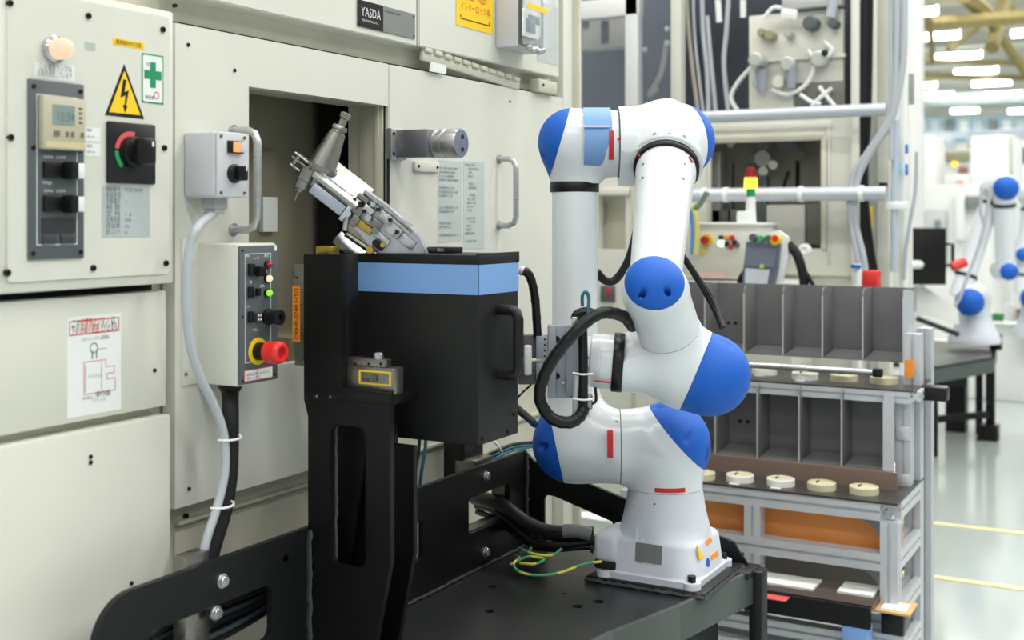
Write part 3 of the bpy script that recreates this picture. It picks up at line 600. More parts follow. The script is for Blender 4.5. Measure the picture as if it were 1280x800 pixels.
# ================================================================ two control boxes
def wbox(pb, pe, pr, top, bot, y):
    x0 = onY(pb, 0, y).x; yf = ys(pe, x0); x1 = onY(pr, 0, yf).x
    return x0, x1, yf, onX(pe, bot, x0).z, onX(pe, top, x0).z
def box1():
    x0, x1, yf, z0, z1 = wbox(229, 272, 309, 163, 247, W)
    t = thing('selector_box', 'small grey-white plastic box with lit button and black selector beside steel handle', 'switch box', (x0, W, z0))
    put(B().box((x0, yf + .006, z0), (x1, W, z1), .006, 3), 'body', JBOX, t); put(B().box((x0, yf, z0 + .001), (x1, yf + .0055, z1 - .001), .004, 3), 'lid', JBOX, t)
    screws(t, [(x0 + .008, yf, z0 + .009), (x0 + .008, yf, z1 - .009), (x1 - .008, yf, z0 + .009), (x1 - .008, yf, z1 - .009)], -Y3, SCRS)
    f = wallfr(yf); c = onY(293, 184, yf)
    put(B().fbox(f, c.x - .019, c.x + .019, c.z - .011, c.z + .011, 0, .006, .001), 'button_frame', BLKPL, t)
    put(B().fbox(f, c.x - .010, c.x + .006, c.z - .009, c.z + .009, .006, .010, .001), 'lit_button', lamp_mat('orange_lamp', (255, 150, 90), 1.0), t, 'lit orange button')
    put(B().fbox(f, c.x + .008, c.x + .018, c.z - .009, c.z + .009, .006, .010, .001), 'blank_button', mat('pale_blue_button', (190, 205, 222), .4), t)
    c = onY(292, 217, yf); b = B(); b.lathe(c, -Y3, [(0, .017), (.004, .017), (.006, .0145), (.012, .014)], 24); k = put(b, 'selector_ring', BLKPL, t)
    put(B().fbox(Fr(c, X3, Z3), -.006, .006, -.013, .013, .010, .030, .003), 'selector_knob', BLKPL, t)
    put(B().fbox(Fr(c, X3, Z3), -.001, .002, .004, .013, .030, .0306), 'selector_mark', INKW, t)
    # gland
    g = onY(258, 0, (yf + W) / 2); gx = x0 + .035; gy = (yf + W) / 2
    put(B().box((gx - .016, gy - .018, z0 - .02), (gx + .016, gy + .018, z0 + .002), .003), 'gland', mat('gland_grey', (168, 172, 176), .5), t)
    put(B().box((gx - .013, gy - .015, z0 - .03), (gx + .013, gy + .015, z0 - .018), .003), 'gland_nut', MATS['gland_grey'], t)
    d = 1.46
    pts = [V((gx, gy, z0 - .028))] + [onY(px, py, d) for px, py in ((248, 283), (237, 310), (233, 360), (236, 420), (249, 468), (268, 508), (280, 545), (281, 590), (271, 635), (260, 668), (253, 698))]
    c = put(B().tube(pts, .0078, 12), 'power_cable', CABG, None, 'grey power cable looping down from the small selector box', 'cable')
box1()
def box2():
    x0, x1, yf, z0, z1 = wbox(246, 298, 347, 305, 484, W - .002)
    t = thing('operator_box', 'tall beige operator box with slate grey face, pilot lamps and red emergency stop', 'control box', (x0, W, z0))
    put(B().box((x0, yf + .003, z0), (x1, W - .002, z1), .004), 'body', BEIGE, t)
    mx0 = onY(226, 0, W).x; mp = put(B().box((mx0, W - .004, z0 - .0), (x0 + .01, W + .001, z1 + .01), .001), 'mounting_flange', BEIGE, t)
    screws(mp, [(mx0 + .008, W - .004, z) for z in (z0 + .02, (z0 + z1) / 2, z1 - .02)], -Y3, SCRS)
    f = wallfr(yf); put(B().fbox(f, x0 + .002, x1 - .002, z0 + .003, z1 - .004, -.003, .002, .001), 'face_plate', DKGREY, t); f = wallfr(yf - .002)
    w_ = x1 - x0; h = z1 - z0
    def q(px, py): p = onY(px, py, yf - .002); return p.x, p.z
    a, bq = x0 + w_ * .14, x0 + w_ * .80; lw = .001
    flat(f, rc(a, z0 + h * .16, bq, z1 - h * .07), INKW, t, 'white_outline', 0, .0004, holes=[rc(a + lw, z0 + h * .16 + lw, bq - lw, z1 - h * .07 - lw)])
    screws(t, [f.p(x0 + .008, z1 - .012), f.p(x0 + .008, z0 + h * .49), f.p(x0 + .008, z0 + .01), f.p(x1 - .01, z0 + .012)], -Y3, SCRT)
    put(B().fbox(f, x1 - .012, x1 - .006, z1 - .014, z1 - .004, 0, .001), 'white_dot', INKW, t)
    def sq(px, py, s, hh, m, nm, dep=.006): x, z = q(px, py); put(B().fbox(f, x - s, x + s, z - hh, z + hh, 0, dep, .0015), nm, m, t)
    sq(313, 337, .0075, .011, BLKPL, 'toggle_base'); sq(322, 339, .007, .009, BLKPL, 'toggle_cap', .014)
    sq(312, 365, .006, .010, BLKPL, 'key_slot'); sq(320.5, 365, .004, .007, BLKPL, 'key_slot', .008)
    sq(312, 396, .006, .010, BLKPL, 'connector'); sq(321.5, 396.5, .007, .009, mat('dark_key', (58, 60, 64), .4), 'connector_pad')
    for dx in (-.003, .003):
        for dz in (-.0035, .0035): x, z = q(321.5, 396.5); put(B().fbox(f, x + dx - .0014, x + dx + .0014, z + dz - .0018, z + dz + .0018, .006, .0065), 'pin_mark', INKW, t)
    for (px, py, rgb, s, l) in ((333, 331, (150, 24, 52), 0, 'unlit dark red pilot lamp'), (333, 348, (255, 196, 160), 1.0, 'lit pale orange pilot lamp'), (333, 366, (150, 225, 40), .75, 'lit green pilot lamp')):
        x, z = q(px, py); c = f.p(x, z); put(B().cyl(c, c - Y3 * .005, .0072, seg=16), 'lamp_collar', BLKPL, t)
        b = B(); b.lathe(c - Y3 * .005, -Y3, [(0, .006), (.004, .006), (.007, .004), (.008, 0)], 16)
        put(b, 'pilot_lamp', lamp_mat('pilot_%d' % py, rgb, s) if s else mat('pilot_%d' % py, rgb, .25), t, l, sharp=60)
    for (s, px, py, wd) in (('運転', 307, 321, .012), ('入 切', 318, 324, .014), ('異常', 331, 321, .012), ('電源', 331, 341, .008), ('自動運転', 326, 359, .012), ('鍵', 313, 354, .006), ('ブザー', 309, 385, .010), ('非常停止', 317, 414, .012), ('切・入', 331, 407, .012)):
        x, z = q(px, py); text(s, f, x - .003, z, .004, INKW, t, c=.0006, width=wd)
    # key knob
    x, z = q(334, 396); c = f.p(x, z)
    b = B(); b.lathe(c, -Y3, [(0, .015), (.006, .015), (.007, .0125), (.024, .0125), (.025, .014), (.031, .014), (.032, .010), (.032, .006), (.026, .006), (.026, 0)], 20); put(b, 'speed_knob', BLKPL, t)
    # emergency stop
    x, z = q(322, 439); c = f.p(x, z)
    put(B().lathe(c, -Y3, [(0, .0245), (.0015, .0245), (.0018, .023), (.0018, 0)], 32), 'yellow_ring', YEL2, t)
    put(B().lathe(c, -Y3, [(.001, .0165), (.022, .0155), (.022, 0)], 28), 'stop_collar', BLKPL, t)
    b = B(); b.lathe(c, -Y3, [(.022, .014), (.024, .019), (.030, .0195), (.036, .018), (.040, .0195), (.050, .0205), (.056, .0185), (.058, .0145), (.057, .011), (.051, .0095), (.050, 0)], 32)
    put(b, 'emergency_stop', REDB, t, 'red mushroom emergency stop button', sharp=60)
    put(B().cyl(c - Y3 * .051, c - Y3 * .0525, .0085, seg=6), 'stop_mark', mat('deep_red', (160, 20, 50), .4), t)
    # label
    a0, _ = q(305, 0); a1, _ = q(340.5, 0); _, b1 = q(305, 463); _, b0 = q(305, 478)
    s = put(B().fbox(f, a0, a1, b0, b1, 0, .0006), 'stop_label', INKR, t, 'white label with red edge under the stop button'); flat(f, rc(a0 + .0015, b0 + .0015, a1 - .0015, b1 - .0015), PAPER, s, 'label_field', .0006, .001)
    text('非常停止ボタン(ロボット)', f, a0 + .005, b0 + .010, .0042, INK, s, c=.0012, width=(a1 - a0) * .8); text('押すと停止', f, a0 + .005, b0 + .003, .0042, INKR, s, c=.0012, width=(a1 - a0) * .5)
    # black braided hose out of the box bottom
    hx = x0 + .034; hy = (yf + W) / 2
    put(B().lathe((hx, hy, z0 + .002), -Z3, [(0, .022), (.006, .023), (.016, .018), (.018, .016), (.026, .016)], 20), 'hose_gland', BLKPL, t)
    pts = [V((hx, hy, z0 - .02))] + [onY(px, py, 1.478) for px, py in ((288, 520), (288, 555), (286, 600), (279, 640), (267, 680), (262, 700))]
    put(B().tube(pts, .0150, 12), 'braided_hose', mat('black_braid', (30, 30, 34), .7, noise=.4, nscale=260, bump=.6, bscale=300), None, 'black braided hose dropping from the operator box behind the grey cable', 'hose')
    for i, (px, py) in enumerate(((285, 548), (276, 632))):
        c = onY(px, py, 1.465); put(B().tube([c + V((-.026, .0, .001)), c + V((-.014, -.016, 0)), c + V((.01, -.018, 0)), c + V((.024, -.006, .002)), c + V((.026, .01, .003))], .0022, 6), 'cable_tie', PAPER, None, 'white cable tie round grey cable and black hose, %s one' % ('upper' if i == 0 else 'lower'), 'cable tie')
box2()
# ================================================================ black welded robot stand
T = .535; PY = 1.42
ST = thing('robot_stand', 'black welded steel robot stand with slotted plates and table top', 'stand', (2.2, 1.2, 0))
negX = lambda x: Fr((x, 0, 0), -Y3, Z3)      # normal -X, a = -y, b = z
def xp(px, py, x): p = onX(px, py, x); return (-p.y, p.z)
BY = onX(430, 0, 1.90).y
def stand():
    f = wallfr(PY + .012)
    X1 = 1.782; x0 = onY(118, 0, PY).x; top = .772
    sx0, sx1, sz0, sz1 = XZ(184, 340, (335, 731), (340, 797), PY)
    b = B(); out = [(X1, .42), (X1, top)] + [(x0 + .075 - .075 * math.sin(t), top - .075 + .075 * math.cos(t)) for t in [math.radians(9 * i) for i in range(11)]] + [(x0, .42)]
    b.poly(f, out, 0, .012, [rrect(sx0, sz0, sx1, sz1, .018)]); bp = put(b, 'beam_plate', BLACKP2, ST, 'long black plate with rounded end and slot')
    sh = 1.0
    for i, (px, py) in enumerate(((277, 726), (269, 766))):
        p = onY(px, py, PY); put(B().cyl(p, p - Y3 * .003, .0125, seg=20), 'washer', STEEL, bp); inst('bolt', BOLT, bp, p - Y3 * .003, -Y3)
    p = onY(357, 698, PY); put(B().lathe(p, -Y3, [(0, .0085), (.0015, .0085), (.0015, .006), (0, .006)], 18), 'plug', BLACKP, bp)
    # steel upright behind the beam
    a = onY(233, 0, PY + .013); c = onY(262, 0, PY + .013)
    put(B().box((a.x, PY + .013, .4), (c.x, PY + .045, onY(240, 690, PY + .03).z), .003), 'upright', STEELD, ST)
    # post made of two plates
    xf = 1.775; fr = negX(xf)
    up = [xp(379.5, 318, xf), xp(428, 318, xf), xp(428, 484, xf), xp(488, 492, xf), xp(488, 704, xf), xp(470, 800, xf), xp(462, 860, xf), xp(385, 860, xf), xp(385, 520, xf), xp(380, 500, xf)]
    slot = rrect(xp(413, 600, xf)[0], xp(413, 704, xf)[1], xp(457, 600, xf)[0], xp(413, 530, xf)[1], .018)
    b = B(); b.poly(negX(xf + .012), up, 0, .012, [slot]); pp = put(b, 'post_plate', BLACKP, ST, 'black slotted post plate')
    y0, y1 = onX(488, 0, xf).y, onX(381, 0, xf).y
    x2 = 1.86; zt2 = .925
    q = [xp(p[0], p[1], x2) for p in ((517, 0), (517, 692), (498, 800), (490, 860), (400, 860), (400, 0))]; q[0] = (q[0][0], zt2); q[-1] = (q[-1][0], zt2)
    yk = xp(493, 0, x2)[0]; q = q[:-1] + [(q[-1][0], 1.03), (yk, 1.03), (yk, zt2)]
    put(B().poly(negX(x2 + .012), q, 0, .012), 'post_plate', BLACKP, ST)
    gp = [xp(p[0], p[1], x2 - .03) for p in ((400, 500), (459, 530), (452, 600), (436, 705), (400, 705))]; put(B().poly(negX(x2 - .022), gp, 0, .006), 'post_gusset', BLACKP, ST)
    zs = onX(440, 491, xf).z
    put(B().box((xf - .001, y0 + .002, zs - .018), (x2 + .01, y1 - .004, zs), .003), 'shelf_plate', BLACKP, ST)
    yu = onX(428, 0, xf).y
    put(B().box((xf + .012, yu, zs), (xf + .05, yu + .012, onX(428, 318, xf).z), .002), 'post_web', BLACKP, ST)
    for (px, py) in ((396, 496), (413, 496)): inst('bolt', SCRS, pp, onX(px, py, xf), -X3)
    # weld bead at the joint of beam and post
    def weld(p0, p1, r=.005, n=30):
        p0, p1 = V(p0), V(p1); put(B().tube([p0.lerp(p1, i / n) + V((random.uniform(-1, 1), random.uniform(-1, 1), random.uniform(-1, 1))) * r * .25 for i in range(n + 1)], r, 6, smooth=False, rf=lambda i: 1.15 if i % 2 else .85), 'weld_bead', WELD, ST)
    weld((xf - .004, PY - .003, .42), (xf - .004, PY - .003, .768), .0055); weld((xf + .016, onX(420, 0, xf + .016).y, .60), (xf + .016, onX(420, 0, xf + .016).y, 1.0), .004)
    # side plate to the right, slot and cable window
    xs1 = 2.625; f = wallfr(PY + .012)
    hx0, hx1, hz0, hz1 = XZ(586, 637, (636, 604), (588, 668), PY)
    s0, s1, s2, s3 = XZ(516, 529, (529, 650), (520, 702), PY)
    b = B(); b.poly(f, rc(xf + .012, T - .05, xs1, .772), 0, .012, [rrect(hx0, hz0, hx1, hz1, .008), rrect(s0, s2, s1, s3, .010)]); sp = put(b, 'side_plate', BLACKP, ST, 'black plate with cable window')
    b = B(); b.poly(wallfr(PY + .05), rrect(hx0 - .012, hz0 - .012, hx1 + .012, hz1 + .012, .008), 0, .036, [rrect(hx0 + .001, hz0 + .001, hx1 - .001, hz1 - .001, .006)]); put(b, 'window_sleeve', STEELD, ST)
    for (px, py) in ((607, 595), (606, 690)):
        p = onY(px, py, PY); put(B().cyl(p, p - Y3 * .003, .012, seg=20), 'washer', STEEL, sp); inst('bolt', BOLT, sp, p - Y3 * .003, -Y3)
    weld((xf + .03, PY - .003, T + .003), (xs1, PY - .003, T + .003), .004, 60)
    # back plate behind the robot, sloping top, window
    A, C = V((xs1, PY + .012, 0)), V((2.715, .86, 0)); r = (C - A).normalized(); fb = Fr(A, r, Z3); L = (C - A).length
    def bpx(px, py):
        d0 = at(px, py, 1) - V((0, 0, CAMZ)); o = V((0, 0, CAMZ)); n = fb.n; t = (A - o).dot(n) / d0.dot(n); p = o + d0 * t; return ((p - A).dot(fb.r), p.z)
    o1 = [(0, T - .02), (0, .772), bpx(668, 577), bpx(786, 626), bpx(882, 664), bpx(917, 678), bpx(924, 690), (L, T - .02)]
    win = [bpx(680, 652), bpx(680, 624), bpx(684, 619), bpx(692, 620), bpx(765, 652), bpx(768, 662), bpx(764, 690), bpx(684, 690)]
    put(B().poly(Fr(A - fb.n * .012, r, Z3), o1, 0, .012, [win]), 'back_plate', BLACKP, ST)
    weld(A + V((-.004, -.016, T)), A + V((-.004, -.016, .765)))
    # table top
    poly = [(1.79, 1.035), onZ(760, 790, T).to_2d()[:], onZ(845, 757, T).to_2d()[:], onZ(938, 712, T).to_2d()[:], (2.715, .87), (xs1 + .01, PY), (1.79, PY)]
    holes = [circ(*onZ(x, y, T).to_2d()[:], r_, 16) for x, y, r_ in ((612, 764, .010), (748, 752, .012), (705, 742, .005), (722, 758, .012), (615, 733, .010))]
    tp = B(); F0 = Fr((0, 0, T - .02), X3, Y3)
    tt = put(tp.poly(F0, [tuple(p) for p in poly], 0, .02, holes), 'table_top', mat('black_table', (34, 37, 38), .32, noise=.15, nscale=9, bump=.06, bscale=240), ST)
    put(B().poly(Fr((0, 0, T - .035), X3, Y3), [tuple(p) for p in poly], 0, .010), 'table_underlay', BLACKP, ST)
    # raised rim on the free side
    rim = [V((p[0], p[1], 0)) for p in poly[0:4]]
    b = B()
    for p0, p1 in zip(rim, rim[1:]):
        rr = (p1 - p0).normalized(); fz = Fr(p0, rr, Z3); b.fbox(fz, -.002, (p1 - p0).length + .001, T - .075, T + .003, 0, .012, .002)
    put(b, 'front_rim', RIMM, ST, 'dark grey green front edge plate')
    e = rim[-1]; put(B().box((e.x - .012, e.y - .03, .0), (e.x + .035, e.y - .0, T - .0), .002), 'corner_leg', BLACKP2, ST)
    put(B().box((e.x - .05, e.y - .012, T - .01), (e.x + .04, e.y + .03, T + .004), .002), 'corner_lug', BLACKP2, ST)
    # frame below: legs and cross rails
    for (x, y) in ((1.83, 1.10), (1.83, 1.38), (2.60, 1.36)): put(B().box((x - .03, y - .03, 0), (x + .03, y + .03, T - .035), .004), 'leg', BLACKP, ST)
    b = B(); b.box((1.83, 1.07, .20), (2.6, 1.10, .25)); b.box((1.83, 1.36, .2), (2.6, 1.39, .25)); put(b, 'cross_rail', BLACKP, ST)
    p0, p1 = V((2.02, 1.02, .0)), V((2.60, .90, 0)); rr = (p1 - p0).normalized(); fz = Fr(p0, rr, Z3)
    put(B().fbox(fz, 0, .6, .05, T - .07, -.03, -.02), 'lower_panel', BLACKP, ST)
    b = B(); b.poly(fz, rc(.10, .1, .42, T - .095), -.02, -.017, [rc(.106, .106, .414, T - .101)]); put(b, 'door_outline', STEELD, ST)
    # robot mounting plate with weld bead
    b = B().box((2.432, .885, T), (2.70, 1.165, T + .012), .003); put(b, 'mounting_plate', BLACKP2, ST)
    for a, c in (((2.43, .885), (2.43, 1.165)), ((2.43, .885), (2.70, .885))): weld((*a, T + .004), (*c, T + .004), .005, 24)
stand()
# steel clamp block with the yellow framed tag, on the post shelf
def clamp():
    x = 1.79; zs = onX(440, 491, 1.775).z
    t = thing('clamp_block', 'dull steel clamp block with a yellow framed tag on the black post shelf', 'clamp', (x, 1.28, zs))
    y0, y1 = onX(493, 0, x).y, onX(427, 0, x).y; z1 = onX(440, 457, x).z
    put(B().box((x, y0, zs), (x + .03, y1 + .02, z1), .002), 'lower_block', STEELD, t)
    y2 = onX(481, 0, x).y; z2 = onX(440, 447, x).z
    up = put(B().box((x + .002, y2, z1), (x + .022, y1 + .02, z2), .002), 'upper_block', STEELD, t)
    for px in (444, 461, 476): p = onX(px, 455, x + .002); put(B().cyl(p, p - X3 * .0006, .003, seg=10), 'bolt_hole', GAPM, up)
    for px in (430, 473): p = onX(px, 444, x + .012); inst('bolt', BOLT, up, (p.x, p.y, z2 + .004), Z3)
    f = negX(x); a, c = xp(449, 462, x), xp(489, 484, x)
    s = put(B().fbox(f, a[0], c[0], c[1] + .002, a[1], 0, .001), 'tag_plate', YEL2, t, 'silver tag with yellow frame'); s2 = put(B().fbox(f, a[0] + .004, c[0] - .004, c[1] + .005, a[1] - .003, .001, .0015), 'tag_field', STEELD, s)
    text('Z-21  15 kg', f, a[0] + .008, (a[1] + c[1]) / 2 + .003, .006, INK, s, c=.002, width=.036); text('取扱注意', f, a[0] + .008, c[1] + .008, .006, INK, s, c=.002, width=.036)
    # strip with the orange tag, left of the post
    x = 1.80; y0, y1 = onX(383, 0, x).y, onX(366, 0, x).y; z0, z1 = onX(370, 457, x).z, onX(370, 330, x).z
    t = thing('tag_bracket', 'thin steel bracket left of the black post carrying an orange tag', 'bracket', (x, (y0 + y1) / 2, z0))
    put(B().box((x, y0 - .0, z0 + .03), (x + .008, y1, z1), .002), 'strip', STEELD, t); put(B().box((x + .002, y0, z0), (x + .03, y1 - .002, z0 + .035), .002), 'foot', STEELD, t)
    f = negX(x); za, zb = onX(370, 357, x).z, onX(370, 427, x).z; ya = onX(375.5, 0, x).y
    s = put(B().fbox(f, -y1, -ya, zb, za, 0, .0012), 'orange_tag', ORG, t, 'orange tag with vertical black letters')
    fv = Fr(f.p(-y1, zb, .0013), Z3, Y3); text('CKHP-0740 HT/1', fv, .004, -(y1 - ya) * .78, (y1 - ya) * .5, INK, s, c=.0005, width=(za - zb) * .9)
    if fv.n.x > 0: pass
    inst('screw', SCRT, t, onX(371, 347, x), -X3)
    p = onX(404, 317, 1.80); put(B().box((p.x, p.y - .016, p.z - .002), (p.x + .03, p.y + .018, p.z + .014), .001), 'brass_block', BRASS, None, 'small brass block lying on top of the black post', 'block')
clamp()
# cable bundle visible through the slot of the beam plate
bun = thing('cable_bundle', 'bundle of black and blue grey cables behind the slot of the long black plate', 'cables', onY(300, 770, 1.5))
for i in range(11):
    y = 1.47 + .012 * (i % 3); pts = [onY(150 + 6 * i, 835 - i * 6, y), onY(235, 815 - i * 8, y), onY(300, 785 - i * 6.5, y), onY(380, 735 - 3 * i, y + .01)]
    put(B().tube(pts, .0052, 8), 'cable', [RUBBER, mat('slate_cable', (72, 84, 98), .4), RUBBER][i % 3], bun)

# ================================================================ black cover box with blue band
def coverbox():
    x0 = 1.90; y0 = onX(598, 0, x0).y; y1 = onX(431, 0, x0).y; x1 = onY(648, 0, y0).x
    z0 = onX(598, 558, x0).z; zt = onX(598, 319, x0).z; zl = onX(598, 331, x0).z; zb = onX(598, 369, x0).z
    t = thing('cover_box', 'black sheet metal box with a light blue band and bow handle', 'box', ((x0 + x1) / 2, (y0 + y1) / 2, z0))
    bk = mat('black_box_paint', (22, 25, 24), .5, noise=.1, nscale=5, bump=.15, bscale=350)
    put(B().box((x0, y0, z0), (x1, y1, zl + .001), .003), 'body', bk, t)
    put(B().box((x0 - .002, y0 - .002, zl), (x1 + .002, y1 + .002, zt), .002), 'lid', bk, t)
    b = B(); b.box((x0 - .0012, y0 - .0012, zb), (x0 - .0002, y1 - .006, zl - .0005)); b.box((x0 - .0012, y0 - .0012, zb), (x1 - .001, y0 - .0002, zl - .0005)); put(b, 'blue_band', LBLUE, t, 'light blue band')
    put(B().box((x0 - .006, y1 - .002, z0 + .10), (x0 + .02, y1 + .008, zt)), 'edge_flange', bk, t)
    put(B().box((x0 - .002, y0 - .0015, zt - .0008), (x1 + .002, y0 + .004, zt + .003), .001), 'lid_lip', bk, t)
    hx = onY(622, 0, y0).x; ho = ys(652, hx); za, zc = onY(622, 387, y0).z, onY(622, 468, y0).z; b = B(); r = .010
    yo = max(ho, y0 - .045)
    pts = [V((hx, y0, za)), V((hx, yo + .015, za)), V((hx, yo + .004, za - .004)), V((hx, yo, za - .016)), V((hx, yo, zc + .016)), V((hx, yo + .004, zc + .004)), V((hx, yo + .015, zc)), V((hx, y0, zc))]
    put(b.tube(pts, r, 14, smooth=False), 'handle', BLKPL, t, 'black bow handle', sharp=60)
    screws(t, [onY(px, py, y0) for px, py in ((603, 549), (635, 540), (642, 518), (645, 326))], -Y3, SCRM)
    c = V((onX(560, 0, x0).x + .09, onX(556, 0, x0 + .09).y, zt)); l = put(B().box((c.x - .02, c.y - .03, zt), (c.x + .02, c.y + .03, zt + .012), .002), 'latch', BLKPL, t)
    put(B().box((c.x - .021, c.y - .012, zt + .003), (c.x - .019, c.y + .004, zt + .010)), 'latch_plate', STEELD, l)
    return x0, x1, y0, y1, z0, zt
CB = coverbox()
# ================================================================ tool changer gripper with a taper tool holder
def gripper():
    D = 2.33; s = D / FP; O = at(455, 250, D); r = dv(.792, -.61, .0); u = dv(.61, .792, 0); G = Fr(O, r, u)
    def g(px, py): dx, dy = px - 455, py - 250; return ((dx * .792 + dy * .61) * s, (dx * .61 - dy * .792) * s)
    t = thing('tool_gripper', 'bright machined gripper arm rising out of the black box towards the machine opening', 'gripper', at(500, 318, D))
    # main side plate
    P = [g(*p) for p in ((424, 248), (438, 236), (459, 237), (488, 258), (512, 280), (526, 297), (536, 322), (470, 322), (452, 296), (428, 272))]
    sp = put(B().poly(G, P, -.020, -.014), 'side_plate', ALUB, t)
    b = B(); E = [g(*p) for p in ((459, 238), (488, 259), (512, 281), (527, 298), (537, 322))]
    for p0, p1 in zip(E, E[1:]):
        a, c = G.p(*p0), G.p(*p1); rr = (c - a).normalized(); b.fbox(Fr(a, rr, G.n.cross(rr)), 0, (c - a).length, -.003, .001, -.02, .012, .001)
    put(b, 'plate_rim', ALUB, t)
    a0, b0 = g(456, 238); a1, _ = g(515, 284)
    put(B().fbox(G, a0, a1, b0 - .006, b0 + .003, -.012, .004, .002), 'rail', STEEL, t); put(B().fbox(G, a0 + .01, a1 + .004, b0 - .0165, b0 - .009, -.012, .001, .002), 'rail', STEEL, t)
    # top cover slab tilted towards the camera
    H = Fr(O, r, (u * .45 - G.n * .9).normalized()); 
    def hp(px, py, lift): a_, b_ = g(px, py); return a_, b_
    a0, b0 = g(394, 213); a1, b1 = g(436, 249); O2 = G.p(a0, b0, .030); H = Fr(O2, r, (u * .5 - G.n * .87).normalized())
    b = B().fbox(H, .006, (a1 - a0) * 1.28, -.006, .078, -.010, 0, .0015); cs = put(b, 'cover_slab', mat('satin_aluminium', (196, 198, 196), .42, .5), t, 'flat satin aluminium cover')
    for aa in (.017, .030): put(B().cyl(H.p(aa, .046, 0), H.p(aa, .046, .0006), .0036, seg=12), 'bolt_hole', GAPM, cs)
    # long finger plates under the slab
    a0, b0 = g(372, 190); a1, b1 = g(432, 243)
    for (db, dn, L_, nm) in ((0, .024, 1.0, 'finger_plate'), (-.010, .02, 1.0, 'finger_plate'), (-.024, .014, .72, 'finger_plate')):
        put(B().fbox(G, a0 + (.0 if L_ == 1 else .004), a0 + (a1 - a0) * L_, b0 + db - .004, b0 + db, dn - .045, dn, .001), nm, STEEL if db != -.010 else STEELD, t)
    for k in range(3): a_, b_ = g(376 + k * 14, 196 + k * 12); put(B().cyl(G.p(a_, b_ - .018, .016), G.p(a_, b_ + .002, .016), .0055, seg=10), 'spacer', STEELD, t)
    a0, b0 = g(400, 220); a1, b1 = g(436, 258)
    put(B().fbox(G, a0 + .004, a1, b0 - .036, b0 - .014, -.03, .026, .002), 'motor_block', mat('blue_grey_metal', (172, 182, 196), .35, .6), t)
    put(B().fbox(G, a1 + .001, a1 + .010, b0 - .042, b0 - .004, -.03, .028, .002), 'end_block', ALUB, t)
    # mechanism lumps: blocks, pins, screws
    rr = random.Random(7)
    for (px, py, w_, h_, d_, m, nm) in ((437, 246, 9, 11, .022, ALUB, 'block'), (447, 262, 16, 12, .016, STEELD, 'block'), (462, 262, 14, 8, .020, ALUB, 'block'), (455, 248, 16, 6, .018, STEELD, 'slider'), (470, 280, 14, 12, .010, STEELD, 'block'),
            (482, 272, 16, 6, .014, STEEL, 'slider'), (492, 288, 20, 14, .004, mat('satin_aluminium', (212, 215, 214)), 'block'), (508, 302, 22, 12, -.006, ALUB, 'block'), (444, 276, 10, 14, .016, STEELD, 'bracket_piece'), (478, 298, 20, 8, .006, ALUB, 'slider'), (456, 284, 22, 9, .010, BRASS, 'brass_piece'), (474, 306, 14, 10, .012, BLKPL, 'block')):
        a_, b_ = g(px, py); put(B().fbox(G, a_ - w_ / 2 * s, a_ + w_ / 2 * s, b_ - h_ / 2 * s, b_ + h_ / 2 * s, -.02, d_, .0015), nm, m, t)
    for (px, py, r_, m) in ((437, 267, 4.2, ALUB), (452, 255, 3, BLKPL), (462, 272, 4, STEEL), (474, 262, 2.6, BLKPL), (491, 288, 5, STEEL), (497, 290, 3, BLKPL), (489, 275, 2.4, BLKPL), (457, 264, 2.4, BLKPL), (470, 288, 4, STEELD), (471, 303, 4, BLKPL), (480, 306, 3, BRASS), (464, 312, 4.4, BRASS), (468, 256, 3, STEEL), (445, 250, 2.5, BLKPL)):
        a_, b_ = g(px, py); put(B().cyl(G.p(a_, b_, .004), G.p(a_, b_, .027), r_ * s, seg=12), 'pin', m, t)
    a_, b_ = g(432, 274); put(B().cyl(G.p(a_, b_ + .006, .01), G.p(a_, b_, .01) - Z3 * .022 , 4 * s, seg=12), 'pin', STEEL, t)
    b = B().tube([at(421, 296, D + .03), at(452, 322, D + .03)], 9 * s, 4, smooth=False); put(b, 'lower_bar', ALUB, t, 'square aluminium bar')
    b = B().tube([at(432, 292, D), at(470, 318, D)], 4 * s, 8, smooth=False); put(b, 'cylinder_rod', STEELD, t)
    # tool holder
    p0, p1 = at(431, 147, D), at(396, 222, D); ax = (p1 - p0).normalized(); L = (p1 - p0).length
    h = thing('tool_holder', 'steel taper tool holder with retention knob held by the gripper arm', 'tool holder', p0)
    b = B(); b.lathe(p0 - ax * .010, ax, [(0, .005), (.002, .0105), (.008, .0115), (.012, .0105), (.014, .0075), (.030, .0075)], 24); put(b, 'pull_stud', STEELD, h)
    b = B(); b.lathe(p0 + ax * .018, ax, [(0, .013), (.004, .0155), (.008, .0155), (.009, .0125), (.013, .0135), (.015, .016), (.085, .0285), (.086, .033), (.092, .033)], 32); put(b, 'taper', STEELD, h)
    b = B(); b.lathe(p0 + ax * .110, ax, [(0, .029), (.005, .029), (.006, .024), (.011, .024), (.012, .030), (.019, .030), (.021, .020), (.036, .018)], 32); put(b, 'flange', STEELD, h)
    q = at(386, 212, D - .02); b = B(); b.lathe(q, ax, [(0, .015), (.022, .015), (.023, .0135), (.040, .0135), (.041, .011), (.046, .010)], 24); put(b, 'collet_nut', STEELD, h)
    b = B(); b.lathe(q + ax * .044, ax, [(0, .0030), (.022, .003), (.026, 0)], 12); put(b, 'drill_bit', STEELD, h)
gripper()

